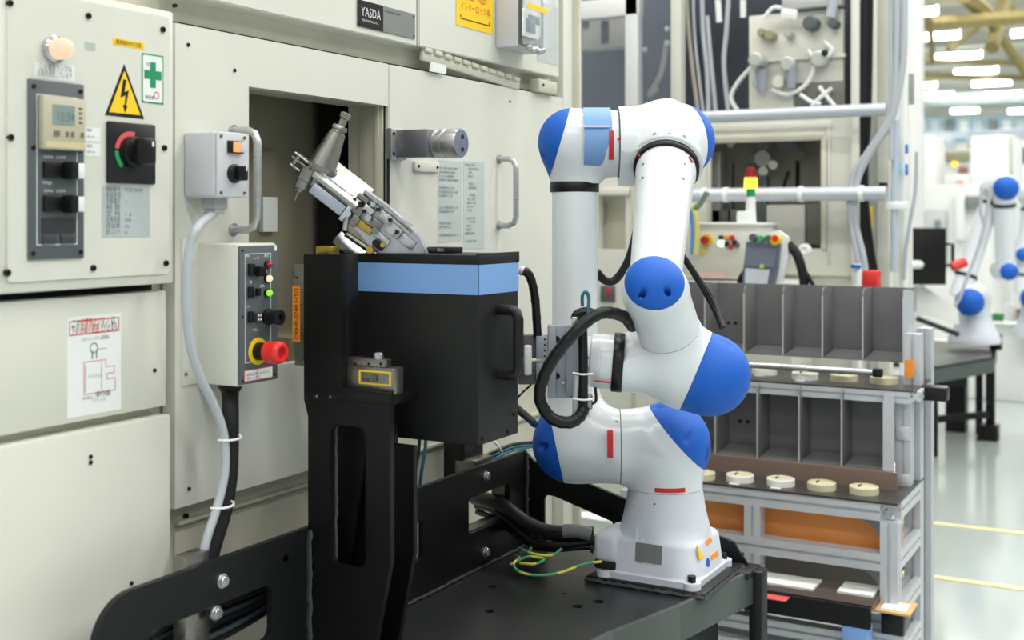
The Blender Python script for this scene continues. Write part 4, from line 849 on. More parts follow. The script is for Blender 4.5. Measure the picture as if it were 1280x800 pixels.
# ================================================================ the robots
def ringmesh(c, n, r, wd, parent, m=BLKPL, name='joint_ring', lab=None):
    n = V(n).normalized(); return put(B().lathe(V(c) - n * wd / 2, n, [(0, r * .985), (.001, r), (wd - .001, r), (wd, r * .985)], 48), name, m, parent, lab, sharp=50)
def mark(parent, c, n, r, uo, w_, h_, m=REDM, name='red_label'):
    f = Fr(c, r, uo); return put(B().fbox(f, -w_ / 2, w_ / 2, -h_ / 2, h_ / 2, -.001, .0012), name, m, parent)
def curved(parent, c, axis, toward, r, half, w_, m=REDM, name='red_label', shift=0., th=.0012):
    ax = V(axis).normalized(); t0 = V(toward); t0 = (t0 - ax * t0.dot(ax)).normalized(); s0 = ax.cross(t0); b = B(); n = 8; R = []
    for i in range(n + 1):
        a = shift + half * (2 * i / n - 1); d = t0 * math.cos(a) + s0 * math.sin(a)
        R.append([b.bm.verts.new(V(c) + d * rr + ax * k * w_ / 2) for rr, k in ((r - .003, -1), (r + th, -1), (r + th, 1), (r - .003, 1))])
    for q0, q1 in zip(R, R[1:]):
        for k in range(4): b.bm.faces.new((q0[k], q0[(k + 1) % 4], q1[(k + 1) % 4], q1[k]))
    b.bm.faces.new(R[0][::-1]); b.bm.faces.new(R[-1]); return put(b, name, m, parent)
def robot_main():
    bc = V((2.560, 1.025, 0)); z0 = T + .012
    t = thing('industrial_robot', 'large white jointed robot arm with bright blue joint caps in the foreground', 'robot', (bc.x, bc.y, z0))
    # base casting: rounded square lofted into round neck
    def sect(z, hx, e, dx=0):
        out = []
        for k in range(64):
            a = 6.283185 * k / 64; c_, s_ = math.cos(a), math.sin(a); rr = hx / ((abs(c_) ** e + abs(s_) ** e) ** (1 / e)); out.append(V((bc.x + dx + c_ * rr, bc.y + s_ * rr, z)))
        return out
    secs = [(z0, .116, 10), (z0 + .014, .117, 10), (z0 + .017, .1135, 5), (z0 + .02, .1132, 4.6), (z0 + .080, .106, 4.6), (z0 + .086, .104, 4), (z0 + .089, .1035, 2.4), (z0 + .092, .1035, 2.05), (z0 + .12, .0965, 2), (z0 + .15, .090, 2), (z0 + .185, .0845, 2), (z0 + .19, .0842, 2)]
    b = B(); R = [[b.bm.verts.new(v) for v in sect(z, h, e)] for z, h, e in secs]
    for q0, q1 in zip(R, R[1:]):
        for k in range(64): b.bm.faces.new((q0[k], q0[(k + 1) % 64], q1[(k + 1) % 64], q1[k]))
    b.bm.faces.new(R[0][::-1]); b.bm.faces.new(R[-1]); base = put(b, 'base', RGREY, t, sharp=50)
    # corner feet with bolts, connector housing, ribs
    for sx in (-1, 1):
        for sy in (-1, 1):
            c = bc + V((sx * .102, sy * .102, z0 - .004)); f_ = put(B().cyl(c, c + Z3 * .018, .020, seg=24), 'foot', RGREY, t); put(B().cyl(c + Z3 * .018, c + Z3 * .032, .0095, seg=6), 'foot_bolt', BLKPL, f_)
    b = B(); b.box((bc.x - .112, bc.y + .070, z0 + .028), (bc.x + .02, bc.y + .130, z0 + .094), .014, 3).box((bc.x - .108, bc.y + .075, z0 + .0), (bc.x + .02, bc.y + .124, z0 + .014), .004); ch = put(b, 'connector_housing', RGREY, t)
    for i, zz in enumerate((.045, .062)): put(B().cyl((bc.x - .06, bc.y + .126, z0 + zz), (bc.x - .06, bc.y + .155, z0 + zz), .013, seg=16), 'connector', STEELD, ch)
    for zz in (.030, .018): put(B().cyl((bc.x - .075, bc.y + .126, z0 + zz + .01), (bc.x - .075, bc.y + .142, z0 + zz + .01), .006, seg=12), 'air_port', PAPER, ch)
    put(B().box((bc.x - .1145, bc.y + .074, z0 + .016), (bc.x - .09, bc.y + .126, z0 + .034), .004), 'cable_pocket', GAPM, t)
    for (yo, hh) in ((-.018, .045), (.0, .05), (.018, .045)):
        b = B(); y = bc.y + .015 + yo; b.poly(Fr((0, y - .002, 0), X3, Z3), [(bc.x - .106, z0 + .086), (bc.x - .096, z0 + .09), (bc.x - .078, z0 + .09 + hh), (bc.x - .085, z0 + .09 + hh)], -.0, .004); put(b, 'rib', RGREY, base)
    a, c = xp(794, 678, bc.x - .110), xp(827, 706, bc.x - .110)
    fpl = Fr((bc.x - .1134, 0, z0 + .02), -Y3, (.12, 0, 1)); a = (a[0], a[1] - z0 - .02); c = (c[0], c[1] - z0 - .02); s = put(B().fbox(fpl, a[0], c[0], c[1], a[1], -.003, .001), 'rating_plate', PLATEG, t, 'small grey rating plate')
    for i in range(4): text('TYPE  ------  kg', fpl, a[0] + .004, a[1] - .012 - i * .011, .004, INKG, s, c=.0015, width=.044)
    # stickers on the right hand side of the base
    f = Fr((0, bc.y - .1134, z0 + .02), X3, (0, .12, 1))
    def w2(px, py): q_ = wp(px, py, bc.y - .1105); return (q_[0], q_[1] - z0 - .02)
    for nm, pts, m in (('orange_strip', ((884, 677), (891, 671), (892, 677), (885, 683)), ORG), ('orange_strip', ((888, 695), (897, 688), (898, 694), (889, 701)), ORG), ('warning_triangle', ((874, 683), (881, 696), (875, 700)), YEL)):
        b = B(); b.poly(f, [w2(*p) for p in pts], -.002, .0008); put(b, nm, m, t)
    b = B(); b.poly(f, circ(*w2(884.5, 703), .010, 20), -.002, .0008); put(b, 'blue_circle', RBLUE, t)
    # shoulder: turret casting
    C0 = at(828, 558, 2.74); C0.x, C0.y = bc.x, bc.y; u = dv(-1, 0, .05); seam = C0 + u * .103; nk = V((bc.x, bc.y, z0 + .19))
    capn = dv(.74, .67, -.12); h = .0048
    hs = housing('shoulder_turret', [(C0, C0 + capn * .018, .094, .088), (C0 + u * .01, seam + u * .03, .086, .084), (C0 - Z3 * .02, nk - Z3 * .05, .084, .0835)], .03,
            [(nk + Z3 * .001, -Z3, None), (seam - u * .0005, u, None), (C0 + capn * .036, capn, 'joint_cap')], t, h,
            subs=[(C0 + capn * .05 + dv(-.67, .74, 0) * .085 + Fw * -.02, C0 + capn * .10 + dv(-.67, .74, 0) * .062, .009, .009), (C0 + capn * .05 + dv(.67, -.74, 0) * .068 - Fw * .04, C0 + capn * .10 + dv(.67, -.74, 0) * .05 - Fw * .035, .009, .009), (C0 + capn * .05 - Fw * .085 , C0 + capn * .10 - Fw * .06, .009, .009)])
    ringmesh(nk, Z3, .0842, .003, t, mat('seam_grey', (120, 124, 128), .5), 'seam_ring')
    ringmesh(seam + u * .0005, u, .0845, .002, t, MATS['seam_grey'], 'seam_ring')
    curved(t, nk + Z3 * .010, Z3, -Fw, .0855, .40, .0095)
    for dx in (-1, 1): p = at(821 + dx * 3, 630, 2.655); put(B().cyl(p, p - Fw * .002, .002, seg=8), 'dot_mark', GAPM, t)
    # lower arm joint housing (left) and upper arm tube
    e0 = C0 + u * .205; top = at(718, 236, 2.79); lo = at(719, 557, 2.77); lo.z = C0.z
    EL = at(718, 177, 2.79)
    cn = dv(-.978, -.208, 0)
    housing('lower_arm_joint', [(lo + u * .012, seam + u * .0, .085, .084), (lo + Z3 * .0, lo + Z3 * .15, .066, .054)], .05, [(seam + u * .0015, -u, None), (lo + cn * .044, cn, 'joint_cap'), (lo + Z3 * .125, Z3, None)], t, h,
            subs=[(lo + cn * .055 - Fw * .06 + Z3 * .02, lo + cn * .10 - Fw * .05 + Z3 * .02, .009, .009)])
    tb = put(B().lathe(lo + Z3 * .12, (top - lo - Z3 * .0).normalized(), [(0, .0545), (.02, .0535), ((top - lo).length - .125, .0525)], 48), 'upper_arm_tube', RWHITE, t, sharp=50)
    ringmesh(top + Z3 * .004, Z3, .0575, .024, t)
    # elbow, left half
    u2 = dv(-1, 0, .03); seam2 = at(772, 180, 2.77); cn2 = dv(-.96, .28, 0)
    housing('elbow_joint', [(EL + u2 * .006, seam2 + V((0, 0, -.0)), .0765, .0765), (EL - Z3 * .01, top + Z3 * .02, .062, .056)], .04, [(seam2 + u2 * .001, -u2, None), (EL + cn2 * .032, cn2, 'joint_cap'), (top + Z3 * .012, -Z3, None)], t, h,
            subs=[(EL + cn2 * .05 - Fw * .05 + Z3 * .045, EL + cn2 * .09 - Fw * .04 + Z3 * .03, .007, .007), (EL + cn2 * .05 - Fw * .03 - Z3 * .058, EL + cn2 * .09 - Fw * .02 - Z3 * .05, .007, .007)])
    ringmesh(seam2, u2, .078, .0022, t, MATS['seam_grey'], 'seam_ring')
    # light blue bands round the elbow joint
    def band(pa, pb, r, z=180):
        A_, B_ = at(pa, z - 3, 2.775), at(pb, z - 3, 2.775); ax = (B_ - A_).normalized(); L = (B_ - A_).length
        b = B(); n = 48; a_, b_ = basis(ax)
        for g0, g1 in ((0, 1),):
            b.lathe(A_, ax, [(0, r), (L, r)], 64)
        bmesh.ops.delete(b.bm, geom=[f for f in b.bm.faces if len(f.verts) > 4], context='FACES'); return b
    eb = band(728, 762, .0785); put(eb, 'light_blue_band', LBLUE, t, 'light blue band round the elbow joint')
    put(band(728, 762, .0789).__class__().fbox(Fr(at(745, 158, 2.698), Rt, Z3), -.031, .031, -.002, .002, -.006, .002), 'band_gap', RWHITE, t)
    curved(t, at(762, 180, 2.775), u2, -Fw, .0795, .42, .011, shift=-.10)
    # elbow, right half
    E1 = at(836, 178, 2.76); W1 = at(818, 361, 2.37); fd = (W1 - E1).normalized(); cn3 = dv(.86, .16, .48)
    housing('elbow_housing', [(E1 + Z3 * .002, E1 + cn3 * .022, .099, .088), (E1 + u2 * .03, seam2 + u2 * .03, .083, .084), (E1, E1 + fd * .12, .078, .074), (seam2 - Z3 * .01, seam2 - u2 * .03 - Z3 * .012, .086, .086)], .022,
            [(seam2 - u2 * .002, u2, None), (E1 + cn3 * .044, cn3, 'joint_cap'), (E1 + fd * .095, fd, None)], t, h)
    R1 = E1 + fd * .100; ringmesh(R1, fd, .0735, .019, t, lab='black ring at the top of the forearm')
    col_ = put(B().lathe(E1 + fd * .060, fd, [(0, .079), (.028, .0815), (.032, .079), (.034, .074)], 48), 'bolt_collar', mat('pale_grey_collar', (206, 211, 216), .4), t, 'pale grey bolt collar above the forearm ring', sharp=50)
    # pale bolt plate above the ring
    pl_n = dv(0, .55, -.83); pc = at(832, 179, 2.655)
    sd0 = fd.cross(Rt).normalized(); sd0 = sd0 if sd0.z > 0 else -sd0; rt0 = Rt - fd * Rt.dot(fd)
    for a_ in (-.42, 0, .42):
        n_ = (sd0 * math.cos(a_) + rt0.normalized() * math.sin(a_)).normalized(); p = E1 + fd * .078 + n_ * .080; put(B().cyl(p - n_ * .004, p + n_ * .0022, .0045, seg=12), 'collar_screw', STEELD, col_)
    mark(t, at(863, 200, 2.63), None, dv(.5, -.8, 0), dv(.8, .5, 0), .016, .006); mark(t, at(799, 194, 2.655), None, Rt, Z3, .004, .006); mark(t, at(775, 174, 2.69), None, Rt, Z3, .012, .004); mark(t, at(852, 188, 2.635), None, Rt, Z3, .003, .008)
    # forearm
    L = (W1 - E1).length
    fo = put(B().lathe(E1 + fd * .10, fd, [(0, .0665), (.03, .0672), (.034, .0655), (.16, .0590), (L - .16, .0525), (L - .10, .050)], 56), 'forearm', RWHITE, t, sharp=50)
    sd = fd.cross(Rt).normalized(); sd = sd if sd.dot(Fw) < 0 else -sd; rt = fd.cross(sd).normalized(); rt = rt if rt.dot(Rt) > 0 else -rt
    for (ang, dd) in ((38, .15), (38, .20), (-52, .15), (-50, .20)):
        a_ = math.radians(ang); n_ = sd * math.cos(a_) + rt * math.sin(a_); p = E1 + fd * (dd) + n_ * (.0645 - (dd - .15) * .04); put(B().cyl(p - n_ * .002, p + n_ * .0015, .0035, seg=10), 'forearm_screw', STEELD, fo)
    # wrist one
    d2 = dv(.26, -.78, .55); W2 = at(850, 453, 2.47); ws = W1.lerp(W2, .58); wd = (W2 - W1).normalized(); cn4 = dv(-.12, .50, -.86)
    housing('wrist_joint', [(W1, W1 + cn4 * .002, .0650, .0640), (W1 + wd * .02, W2, .0635, .0625)], .015, [(ws, wd, None), (W1 + cn4 * .028, cn4, 'joint_cap')], t, .0042,
            subs=[(W1 + cn4 * .026 + dv(dx, dz, 0) * .0, W1 + cn4 * .026, .0001, .0001) for dx, dz in ()] + [(W1 + cn4 * .034 + Rt * x - Z3 * .044, W1 + cn4 * .075 + Rt * x * .85 - Z3 * .036, .0065, .0065) for x in (-.024, .030)])
    for x in (-.0255, .032):
        p = W1 + cn4 * .047 + Rt * x - Z3 * .040; put(B().lathe(p - cn4 * .02, cn4, [(0, .0042), (.018, .0042), (.02, .003)], 10), 'cap_screw', PAPER, t)
    ringmesh(ws, wd, .0632, .0022, t, MATS['seam_grey'], 'seam_ring')
    # wrist two with the large cap
    fl = dv(-1, .07, .10); cn5 = dv(.90, -.38, -.16); FC = at(772, 453, 2.46)
    housing('wrist_housing', [(W2 - wd * .012, W1, .0655, .064), (W2 + dv(.3, -.4, 0) * .02, W2 + cn5 * .064, .082, .084), (W2, FC + fl * .01, .066, .0600)], .035, [(ws + wd * .0012, -wd, None), (FC - fl * .008, fl, None), (W2 + cn5 * .036, cn5, 'joint_cap')], t, h,
            subs=[(W2 + cn5 * .045 - Fw * .040 + dv(.38, .9, 0) * .083, W2 + cn5 * .10 - Fw * .04 + dv(.38, .9, 0) * .075, .009, .006), (W2 + cn5 * .045 - Fw * .035 - dv(.38, .9, 0) * .086, W2 + cn5 * .10 - Fw * .035 - dv(.38, .9, 0) * .078, .009, .006)])
    ringmesh(FC - fl * .001, fl, .0605, .022, t, lab='black ring at the wrist')
    b = B(); b.lathe(FC + fl * .010, fl, [(0, .056), (.024, .0565), (.0245, .0555), (.026, .0555), (.0265, .056), (.044, .054), (.047, .050), (.060, .047), (.062, .030)], 48); tf = put(b, 'tool_flange', RWHITE, t)
    mark(tf, at(753, 477, 2.41), None, dv(1, -.12, 0), dv(.12, 1, 0), .032, .0035); 
    p = FC + fl * .058 - Fw * .046; put(B().lathe(p, -Fw, [(0, .013), (.003, .013), (.003, .009), (0, .009)], 20), 'port_ring', STEELD, tf)
    mark(t, at(863, 400, 2.405), None, dv(.5, .8, 0), dv(-.8, .5, 0), .016, .006)
    for px, py in ((770, 515), (771.5, 524.5)): pass
    mark(t, at(771, 527, 2.677), None, Rt, Z3, .007, .003); mark(t, at(764, 549, 2.668), None, Rt, Z3, .010, .003); curved(t, C0 + u * .128, u, -Fw, .0862, .35, .0125, shift=.25)
    return t
robot_main()
# tool bracket joining flange and box
def bracket2():
    D = 2.44; f = Fr(at(712, 452, D), Rt, Z3); s = D / FP
    t = thing('tool_bracket', 'grey aluminium bracket plates between the robot flange and the black box', 'bracket', at(712, 500, D))
    mb = mat('bracket_grey', (150, 157, 168), .42, .45, noise=.06)
    put(B().fbox(f, -27 * s, 10 * s, -46 * s, 45 * s, -.03, .0, .002), 'back_plate', mb, t); put(B().fbox(f, -5 * s, 20 * s, -42 * s, 40 * s, -.035, .012, .002), 'side_rib', mb, t)
    put(B().fbox(f, -27 * s, -17 * s, -46 * s, 45 * s, .0, .006, .001), 'edge_strip', mb, t)
    for b_ in (28, -18): p = f.p(-16 * s, b_ * s, .001); put(B().cyl(p, p + f.n * .0015, .0065, seg=16), 'bolt_hole', GAPM, t)
    for (a_, b_) in ((-8, 12), (-22, 8), (-22, -5), (4, -22), (-8, -26)): p = f.p(a_ * s, b_ * s, .002); put(B().cyl(p, p + f.n * .002, .0025, seg=8), 'dowel', PAPER, t)
    for k, (lo, hi) in enumerate(((3, 32), (-30, -2))):
        put(B().fbox(f, -64 * s, -36 * s, lo * s, hi * s, -.04, -.015, .002), 'clamp_arm', mat('dark_bracket', (98, 96, 96), .45, .4), t); put(B().fbox(f, -42 * s, -26 * s, lo * s, hi * s, -.03, .002, .002), 'clamp_block', mb, t)
        for j in range(4): p = f.p(-31 * s, (lo + 4 + j * 7) * s, .002); put(B().cyl(p, p + f.n * .001, .002, seg=8), 'bolt_hole', GAPM, t)
    put(B().fbox(f, -57 * s, -47 * s, -18 * s, 20 * s, -.02, -.005, .004, 3), 'white_stop', PAPER, t)
    # vertical manifold tubes and white ties
    g = Fr(at(728, 460, 2.36), Rt, Z3)
    put(B().tube([at(728, 408, 2.38), at(729, 450, 2.37), at(729, 515, 2.37)], .0095, 12), 'wrapped_hose', BLKPL, t); put(B().tube([at(721, 470, 2.37), at(719, 500, 2.37), at(719, 524, 2.37)], .0055, 10), 'grey_hose', CABG, t)
    put(B().tube([at(736, 470, 2.37), at(737, 500, 2.37), at(737, 522, 2.37)], .004, 10), 'clear_hose', GLASSY, t)
    for py in (467, 499): put(B().tube([at(716, py - 1, 2.352), at(728, py + 1, 2.345), at(741, py, 2.35)], .0020, 6), 'cable_tie', PAPER, t)
    put(B().tube([at(719, 400, 2.38), at(722, 393, 2.38), at(733, 390, 2.38), at(743, 393, 2.38)], .010, 10), 'connector_body', BLKPL, t); put(B().fbox(Fr(at(719, 402, 2.37), Rt, Z3), -.007, .005, -.010, .010, 0, .01, .002), 'fitting', STEEL, t)
    put(B().tube([at(728, 383, 2.38), at(728, 370, 2.38), at(732, 365, 2.38), at(736, 372, 2.38), at(735, 392, 2.37)], .0035, 8), 'teal_hose', TEALC, t, 'teal air hose')
    put(B().fbox(f, 5 * s, 28 * s, -58 * s, -40 * s, -.01, .02, .003), 'lower_valve', BLKPL, t)
    put(B().tube([at(740, 505, 2.38), at(745, 500, 2.38), at(744, 484, 2.38)], .003, 8), 'small_wire', BLKPL, t)
bracket2()
# hoses round the wrist, behind the arm and to the box
def hose(nm, lab, pts, r, m=RUBBER, ridged=False, cat='hose'):
    return put(B().tube(pts, r, 14, 8, rf=(lambda i: 1.07 if i % 4 == 0 else 1) if ridged else None), nm, m, None, lab, cat)
hose('corrugated_hose', 'black ribbed hose looping round the robot wrist flange', [at(791, 408, 2.42), at(780, 396, 2.38), at(762, 391, 2.35), at(745, 394, 2.34), at(722, 412, 2.33), at(696, 442, 2.33), at(679, 472, 2.33), at(675, 500, 2.33), at(690, 523, 2.33), at(712, 528, 2.335), at(725, 520, 2.34), at(731, 508, 2.345)], .0118, ridged=True)
hose('arm_hose', 'black hose hanging between the upright arm tube and the forearm', [at(746, 340, 2.83), at(757, 351, 2.84), at(770, 349, 2.84), at(785, 326, 2.84), at(795, 292, 2.84), at(800, 262, 2.84)], .0098)
hose('arm_hose', 'black hose running down right of the forearm onto the wrist', [at(852, 318, 2.66), at(864, 336, 2.66), at(880, 362, 2.66), at(893, 386, 2.66), at(903, 410, 2.64)], .0075)
hose('arm_hose', 'thinner black hose beside the one right of the forearm', [at(857, 322, 2.68), at(872, 345, 2.68), at(889, 370, 2.68), at(900, 395, 2.66)], .005)
hose('box_hose', 'black corrugated hose arching from behind the black box to the grey bracket', [at(651, 339, 2.40), at(658, 340, 2.40), at(664, 350, 2.41), at(669, 375, 2.43), at(672, 420, 2.45)], .0088, ridged=True)
put(B().tube([at(650, 337, 2.40), at(655, 339, 2.398)], .0095, 12, smooth=False), 'hose_end', mat('pink_tape', (222, 190, 214), .5), None, 'pink collar at the end of the hose behind the black box', 'collar')
hose('box_hose', 'black hose under the black box reaching towards the lower blue cap', [at(640, 505, 2.48), at(650, 514, 2.52), at(660, 522, 2.58), at(668, 530, 2.72)], .0085)
put(B().tube([at(632, 516, 2.47), at(650, 494, 2.46), at(664, 481, 2.45)], .0022, 6), 'thin_cable', BLKPL, None, 'thin black wire slanting below the box handle', 'wire')
# cables from the side plate window to the robot base
EB = (2.5, 1.18, T + .05)
def cab(lab, pts, r, m=RUBBER, nm='robot_cable', cat='cable'): return put(B().tube(pts, r, 12), nm, m, None, lab, cat)
cab('thickest black cable from the plate window to the robot base', [at(594, 622, 3.04), at(606, 624, 2.97), at(628, 632, 2.90), at(655, 652, 2.84), at(680, 664, 2.80), at(705, 667, 2.78), at(742, 668, 2.77)], .0185)
cab('medium black cable below the thickest one at the robot base', [at(597, 632, 3.04), at(615, 636, 2.95), at(640, 655, 2.87), at(665, 676, 2.82), at(690, 682, 2.78), at(720, 679, 2.765), at(744, 676, 2.76)], .0105)
cab('thin black cable lowest of the three at the robot base', [at(597, 640, 3.04), at(618, 648, 2.94), at(645, 668, 2.86), at(668, 683, 2.82), at(695, 686, 2.78), at(724, 684, 2.765), at(744, 683, 2.76)], .0075)
cab('grey wrapped cable gland at the robot base', [at(704, 664, 2.75), at(722, 664, 2.745), at(738, 668, 2.745)], .016, mat('grey_wrap', (112, 114, 118), .5, bump=.5, bscale=200), 'cable_gland', 'gland')
def duo(lab, pts):
    t = thing('earth_wire', lab, 'wire', pts[0]); m = mat('green_yellow_wire', (140, 178, 80), .4, noise=.0)
    nt = m.node_tree
    if 'Wave Texture' not in nt.nodes:
        wv = nt.nodes.new('ShaderNodeTexWave'); wv.inputs['Scale'].default_value = 6; tc = nt.nodes.new('ShaderNodeTexCoord'); cr = nt.nodes.new('ShaderNodeValToRGB'); cr.color_ramp.interpolation = 'CONSTANT'
        cr.color_ramp.elements[0].color = (*s2l((70, 160, 110)), 1); cr.color_ramp.elements[1].position = .5; cr.color_ramp.elements[1].color = (*s2l((215, 210, 80)), 1)
        nt.links.new(tc.outputs['Object'], wv.inputs[0]); nt.links.new(wv.outputs['Fac'], cr.inputs[0]); nt.links.new(cr.outputs[0], nt.nodes['Principled BSDF'].inputs['Base Color'])
    put(B().tube(pts, .0032, 8), 'wire', m, t); put(B().cyl(pts[0], pts[0] + (V(pts[0]) - V(pts[1])).normalized() * .012, .0048, seg=8), 'terminal', STEEL, t)
duo('green and yellow earth wire in the long low loop to the robot base', [at(648, 699, 2.75), at(642, 705, 2.72), at(648, 714, 2.68), at(670, 719, 2.66), at(700, 716, 2.66), at(730, 705, 2.67), at(752, 702, 2.68)])
duo('short green and yellow earth wire curling above the long one', [at(655, 688, 2.78), at(670, 693, 2.74), at(690, 694, 2.73), at(702, 686, 2.74)])
duo('green and yellow earth wire rising to the plate from the terminals', [at(660, 690, 2.80), at(664, 684, 2.82), at(658, 676, 2.85), at(652, 668, 2.88)])
duo('green and yellow earth wire looping back left of the robot base', [at(644, 703, 2.74), at(660, 696, 2.74), at(680, 699, 2.72), at(668, 705, 2.70), at(650, 704, 2.72)])
for i, (px, py) in enumerate(((645, 694), (650, 691), (655, 688))):
    p = onZ(px, py, T + .01); 
    put(B().cyl((p.x, p.y, T), (p.x, p.y, T + .012), .006, seg=6), 'terminal_bolt', STEEL, None, 'steel terminal bolt on the black table, %s of three' % ('leftmost', 'middle', 'rightmost')[i], 'bolt')
# blue and teal service lines, grey valve and beige things behind the stand
for i, (px, m) in enumerate(((522, BLKPL), (530, TEALC))):
    hose('service_line', ('black' if i == 0 else 'teal') + ' service line on the machine seen below the black box', [onY(px + 3, 540, 1.51), onY(px + 1, 565, 1.51), onY(px - 3, 590, 1.51), onY(px - 6, 620, 1.51)], .004, m)
for i, (dy, m) in enumerate(((0, BLKPL), (4, TEALC), (9, TEALC), (13, CABG))):
    hose('air_line', ('upper black', 'upper teal', 'lower teal', 'pale grey')[i] + ' air line arching over the plate behind the lower blue cap', [onY(596, 576 + dy, 1.50), onY(615, 566 + dy, 1.49), onY(640, 556 + dy * .8, 1.48), onY(668, 553 + dy * .6, 1.48)], .0045, m)
put(B().tube([onY(617, 551, 1.475), onY(623, 558, 1.47), onY(627, 566, 1.475)], .003, 6), 'cable_tie', PAPER, None, 'white cable tie on the air lines below the black box', 'cable tie')
p = onY(588, 580, 1.50); vb = put(B().box((p.x - .045, 1.46, p.z - .05), (p.x + .04, 1.52, p.z + .02), .006), 'valve_block', STEELD, None, 'dull grey valve block behind the plate under the black box', 'valve')
p = onY(578, 568, 1.52); put(B().box((p.x - .04, 1.49, p.z - .06), (p.x + .05, 1.55, p.z + .06), .004), 'solenoid', BLKPL, None, 'black solenoid behind the grey valve block', 'valve')
